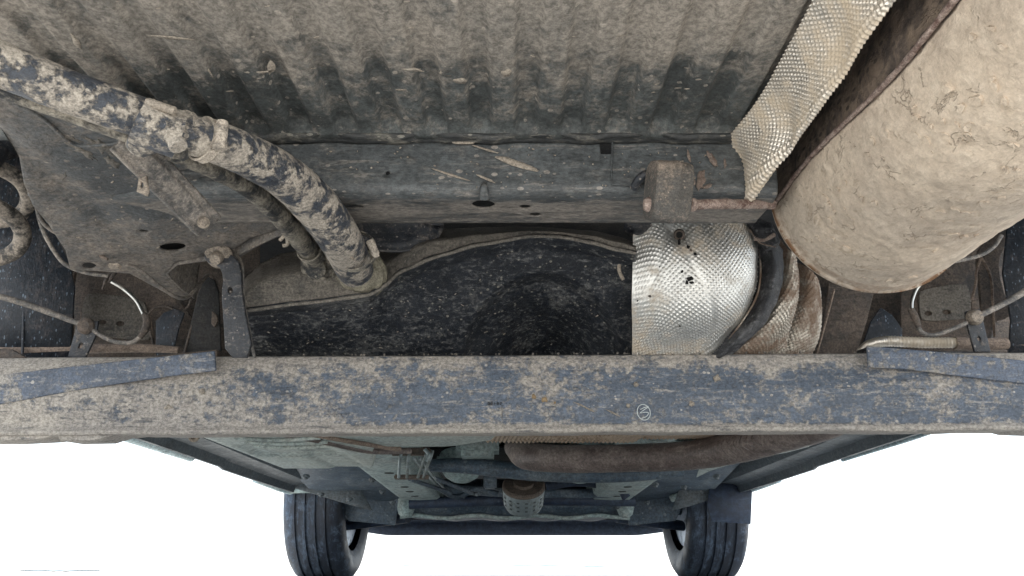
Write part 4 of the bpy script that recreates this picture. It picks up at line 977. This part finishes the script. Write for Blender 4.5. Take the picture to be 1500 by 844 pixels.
# subframe cross beam and the band below it (front valance)
def sub_f(s, t):
    x = lerp(-.40, .42, s)
    pr = [(2.86, .34), (2.80, .305), (2.775, .285), (2.77, .262), (2.772, .240), (2.785, .222), (2.81, .208), (2.90, .200)]
    k = t*(len(pr)-1); i = min(int(k), len(pr)-2); q = k-i; a, b = pr[i], pr[i+1]
    z = lerp(a[1], b[1], q)+(.016*sm(.16, .0, s)+.016*sm(.84, 1., s))*(t)
    return Vector((x, lerp(a[0], b[0], q), z+.0025*math.sin(x*40)*sm(.7, 1, t)))
pk(grid('subframe', sub_f, 90, 40, 'subframe_blue', None, thick=.004))
pk(tube('subframe_lip', [Vector((lerp(-.38, .40, k/14), 2.775, .207+.005*math.sin(k*1.7))) for k in range(15)], .007, 'hazed_primer', None, seg=8, n=3))
for sx in (-.36, .385): pk(lathe('subframe_bush', (sx, 2.76, .215), (0, -.3, -1), [(0, .012), (.012, .010), (.024, 0), (.030, -.02), (.03, -.05)], 'hazed_primer', None, seg=18))
def val_f(s, t):
    x = lerp(-.66, .70, s)
    z = lerp(.240, .162+.016*sm(.12, .0, s)+.018*sm(.85, 1, s), t)
    return Vector((x, 3.42-.03*math.sin(t*math.pi)-.25*(abs(x)/.7)**3*0, z))
pk(grid('front_valance', val_f, 60, 12, 'bumper_blue', None, thick=.006))
pk(sheet('radiator_support', [(-.7, .22), (.74, .22), (.74, .56), (-.7, .56)], lambda x, z: Vector((x, 3.3, z)), 'dark_cavity', None, thick=.01))
# small parts between rails
pk(sheet('engine_shadow_pan', [(-.45, 2.2), (.47, 2.2), (.47, 3.3), (-.45, 3.3)], lambda x, y: Vector((x, y, .36)), 'dark_cavity', None, thick=.01))  # dark sheet whose colour stands for the shade of the engine bay
def px_tube(*a, **k): return pk(ptube(*a, **k))
ctrl = px_tube('cross_bar', [(628, 682, 1.95), (670, 682, 1.95), (720, 686, 1.93), (790, 694, 1.9), (900, 697, 1.9), (1000, 690, 1.9)], [9, 11, 12, 11, 10, 9], 'subframe_blue', None, seg=14)
px_tube('cross_bar', [(640, 672, 2.0), (690, 678, 2.0), (760, 690, 1.98)], [4, 4, 4], 'hazed_primer', None, seg=10)
px_tube('gear_linkage', [(636, 700, 2.1), (690, 722, 2.3), (700, 724, 2.3)], [3, 3, 3], 'subframe_blue', None, seg=8)
px_tube('gear_linkage', [(600, 702, 2.1), (660, 722, 2.3)], 3, 'subframe_blue', None, seg=8)
px_tube('coolant_pipe', [(650, 716, 2.6), (760, 722, 2.6), (900, 722, 2.6), (925, 712, 2.6)], [7, 7, 7, 7], 'subframe_blue', None, seg=10)
px_tube('steering_rack', [(600, 738, 2.7), (760, 732, 2.68), (930, 734, 2.7)], [8, 9, 8], 'bumper_blue', None, seg=12)
pk(box('mount_block', at(718, 705, 2.2), (.035, .05, .04), orient((0, 0, 1), (0, 1, 0)), 'subframe_blue', None, .004))
pk(lathe('mount_cup', at(676, 694, 2.1), (0, -.3, -1), [(0, .015), (.03, .015), (.045, .004), (.06, -.02), (.06, -.05)], 'hazed_primer', None, seg=18))
pk(lathe('mount_cup', at(850, 696, 2.1), (0, -.3, -1), [(0, .012), (.03, .012), (.045, .004), (.06, -.02), (.06, -.05)], 'hazed_primer', None, seg=18))
pk(box('clip_bracket', at(602, 662, 1.7), (.085, .018, .016), orient((0, 0, 1), (0, 1, 0)), 'brown_dust', None, .003))
cb = pk(box('clip_bracket', at(603, 699, 1.75), (.075, .014, .010), orient((0, 0, 1), (0, 1, 0)), 'brown_dust', None, .002))
for i, u in enumerate((584, 596, 612, 620)):
    px_tube('fluid_line', [(u+(14 if i > 1 else 6), 660, 1.69), (u+(10 if i > 1 else 2), 672, 1.69), (u, 700, 1.72)], 2.3, 'canister_steel', None, seg=8)
px_tube('fluid_line', [(622, 658, 1.62), (628, 666, 1.62), (624, 676, 1.62)], 2.6, 'canister_steel', None, seg=8)
px_tube('fuel_pipe', [(400, 634, 1.18), (470, 646, 1.25), (540, 660, 1.38), (600, 661, 1.5)], [4, 4.5, 5, 4.5], 'rust_pipe', None, seg=10)
px_tube('fuel_pipe', [(440, 634, 1.16), (520, 648, 1.24), (585, 658, 1.36)], [3, 3.5, 4], 'cable_tan', None, seg=10)
# converter canister: dark flat face towards us, ribbed pale wall beneath
cc = at(767, 714, 2.35); ca = Vector((0, -.62, .78)).normalized()
cn = pk(lathe('oil_canister', cc, ca, [(0, -.075), (.040, -.074), (.052, -.066), (.058, -.052), (.062, 0), (.062, .006), (.057, .010), (.030, .010), (.028, .018), (.022, .018), (.020, .012), (0, .012)], 'canister_steel', None, seg=36))
lathe('canister_face', cc, ca, [(.0, .0135), (.0195, .0135), (.0205, .0195), (.0285, .0195), (.0305, .0115), (.0575, .0115), (.0625, .007), (.0625, .0)], 'brown_dust', cn, seg=36)
for j in range(3):
    for i in range(16):
        a = 2*math.pi*i/16; n = ca.orthogonal().normalized(); b = ca.cross(n); d = n*math.cos(a)+b*math.sin(a)
        if d.z > .25: continue
        p = cc-ca*(.014+.014*j)+d*(.0625-.0012*j)
        box('louvre', p, (.008, .0045, .0016), orient(ca, d.cross(ca)) if False else orient(d, ca), 'sill_dark', cn, .0006)
# exhaust pipe under the tunnel
ep = ptube('exhaust_pipe', [(752, 655, 1.62), (772, 668, 1.56), (830, 672, 1.50), (920, 671, 1.45), (1010, 667, 1.38), (1075, 656, 1.30), (1130, 642, 1.22), (1200, 622, 1.12), (1250, 600, 1.04)],
           [14, 20, 20, 20, 21, 23, 24, 25, 25], 'rust_pipe', car, seg=36, n=10, lump=.001)
ep['label'] = 'rusty brown exhaust pipe bending up to the right'
for k in range(6): ptube('bend_crease', [(1062+k*9, 640-k*2+random.uniform(-1, 1), 1.255-.02*k), (1056+k*9, 655-k*2, 1.245-.02*k), (1066+k*10, 668-k*3, 1.262-.02*k)], .9, 'rust_pipe', ep, seg=6)
def tun_f(s, t):
    x = lerp(-.045, .42, s); y = lerp(1.08, 1.37, t)
    return Vector((x, y, .268+.015*math.cos((x-.15)*9)*0+.006*sm(.55, .57, s)))
pk(grid('tunnel_shield', tun_f, 360, 240, 'foil_tan', None, thick=.001, disp=emboss(.0100, .0100, .004, .7)))
# pale panel outboard of the exhaust bend
pk(plate('side_panel', [(1020, 700), (1040, 690), (1100, 672), (1150, 664), (1185, 655), (1200, 640), (1220, 630), (1290, 620), (1240, 600), (1040, 640)], plane3((1040, 690, 1.75), (1200, 640, 1.35), (1220, 620, 1.25)), 'pale_tank_under', None, thick=.003, bevel=.001))
# ---- front wheels
def wheel(x, y, sgn, label):
    wr = empty('front_wheel', (x, y, .305), car); wr['label'] = label
    prof = []
    Ro, W = .305, .10
    # inner bead -> sidewall -> shoulder -> grooved tread -> shoulder -> sidewall
    prof += [(.205, -.088), (.225, -.098), (.255, -.104), (.282, -.100), (.296, -.090), (.302, -.080)]
    for g in (-.052, -.018, .016, .050):
        prof += [(.3045, g-.012), (.305, g-.0045), (.2985, g-.0035), (.2985, g+.0035), (.305, g+.0045)]
    prof += [(.302, .080), (.296, .090), (.282, .100), (.255, .104), (.225, .098), (.205, .088)]
    t_ = lathe('tyre', (0, 0, 0), (1, 0, 0), prof, 'tyre_rubber', wr, seg=72, auto=35)
    bm = bmesh.new()
    for k in range(72):                                  # shoulder blocks
        a = 2*math.pi*k/72
        for sx in (-1, 1):
            r0, r1 = .297, .3035
            q = [(sx*.066, r1), (sx*.083, r0+.002), (sx*.083, r0-.006), (sx*.066, r0-.004)]
            va = [bm.verts.new((xx, rr*math.cos(a), rr*math.sin(a))) for xx, rr in q]
            vb = [bm.verts.new((xx, rr*math.cos(a+.055), rr*math.sin(a+.055))) for xx, rr in q]
            bm.faces.new(va); bm.faces.new(vb[::-1])
            for i in range(4): bm.faces.new((va[i], vb[i], vb[(i+1) % 4], va[(i+1) % 4]))
    sb_ = from_bm('shoulder_blocks', bm, 'tyre_rubber', wr, smooth=False); sb_['kind'] = 'stuff'
    lathe('rim', (0, 0, 0), (1, 0, 0), [(.212, -.094*1), (.206, -.090), (.196, -.080), (.190, -.04), (.180, .0), (.184, .04), (.19, .07), (.05, .075), (0, .075)] if sgn < 0 else
          [(.212, .094), (.206, .090), (.196, .080), (.190, .04), (.180, .0), (.184, -.04), (.19, -.07), (.05, -.075), (0, -.075)], 'rim_alloy', wr, seg=48)
    s_in = 1 if sgn < 0 else -1
    lathe('brake_disc', (0, 0, 0), (1, 0, 0), [(0, s_in*.02), (.135, s_in*.02), (.135, s_in*.03), (.06, s_in*.03), (.06, s_in*.075), (0, s_in*.075)], 'rust_pipe', wr, seg=36)
    return wr
wheel(-.672, 3.02, -1, 'left front wheel'); wheel(.700, 3.02, 1, 'right front wheel, half behind a mud flap')
# lathe builds the rim on axis +X: outer face outboard on either side
pk(sheet('mud_flap', [(1040, 712), (1103, 700), (1100, 768), (1042, 764), (1036, 740)], lambda u, v: at(u, v, 2.62), 'bumper_blue', None, thick=.006, bevel=.002))
for side, pts in ((0, [(420, 712), (520, 742), (545, 748), (520, 700), (430, 690)]), (1, [(985, 748), (1010, 742), (1100, 712), (1090, 690), (1000, 700)])):
    pk(sheet('wheel_arch_liner', pts, lambda u, v: at(u, v, 2.64), 'sill_dark', None, thick=.01, bevel=.002))

# small fixings, lines and swages of the far underbody
for (u, v, Y) in ((488, 671, 1.9), (545, 705, 2.2), (560, 722, 2.4), (470, 726, 2.3), (512, 733, 2.4), (448, 700, 2.1), (575, 738, 2.55), (960, 712, 2.2), (1002, 716, 2.3), (948, 738, 2.6), (1050, 700, 2.0), (1135, 652, 1.35), (1168, 642, 1.25), (640, 745, 2.7), (905, 744, 2.7)):
    p = at(u, v, Y); p.z -= .0
    pk(lathe('underbody_bolt', p, (0, -.35, -1), [(0, .005), (.004, .004), (.006, .0), (.009, -.001), (.010, -.006)], 'sill_dark', None, seg=10))
for dx in (0, .012): pk(tube('brake_pipe_run', [Vector((-.215+dx, 1.75, .285)), Vector((-.21+dx, 2.2, .268)), Vector((-.19+dx, 2.6, .262)), Vector((-.10+dx, 2.8, .27))], .003, 'canister_steel', None, seg=8))
for k in range(3): pk(tube('tank_swage', [Vector((-.42, 1.20+.045*k, .250)), Vector((-.36, 1.205+.045*k, .2475)), Vector((-.29, 1.20+.045*k, .250))], .003, 'pale_tank_under', None, seg=8))
for xx in (-.445, -.40): pk(tube('pan_swage', [Vector((xx, 1.70, .352)), Vector((xx, 2.0, .345)), Vector((xx, 2.28, .342))], .012, 'hazed_primer', None, seg=10, flat=.6))
for sg in (-1, 1):
    pk(tube('wheel_arch_lip', [Vector((sg*.52+.01, 2.70, .262)), Vector((sg*.58+.01, 2.66, .280)), Vector((sg*.66+.01, 2.66, .288)), Vector((sg*.76+.01, 2.70, .290))], .012, 'hazed_primer', None, seg=8))
    pk(tube('tie_rod', [Vector((sg*.30, 2.84, .235)), Vector((sg*.60, 2.90, .228))], .010, 'bumper_blue', None, seg=10))
pk(tube('heater_hose', [at(800, 712, 2.5), at(850, 706, 2.5), at(905, 716, 2.5), at(918, 730, 2.5)], .014, 'bumper_blue', None, seg=10))
pk(tube('wiring_loom', [at(640, 712, 2.3), at(668, 728, 2.4), at(700, 716, 2.4), at(730, 724, 2.4)], .008, 'subframe_blue', None, seg=8))
pk(box('gear_housing', at(700, 655, 1.9), (.10, .10, .05), orient((0, 0, 1), (0, 1, 0)), 'hazed_primer', None, .012))
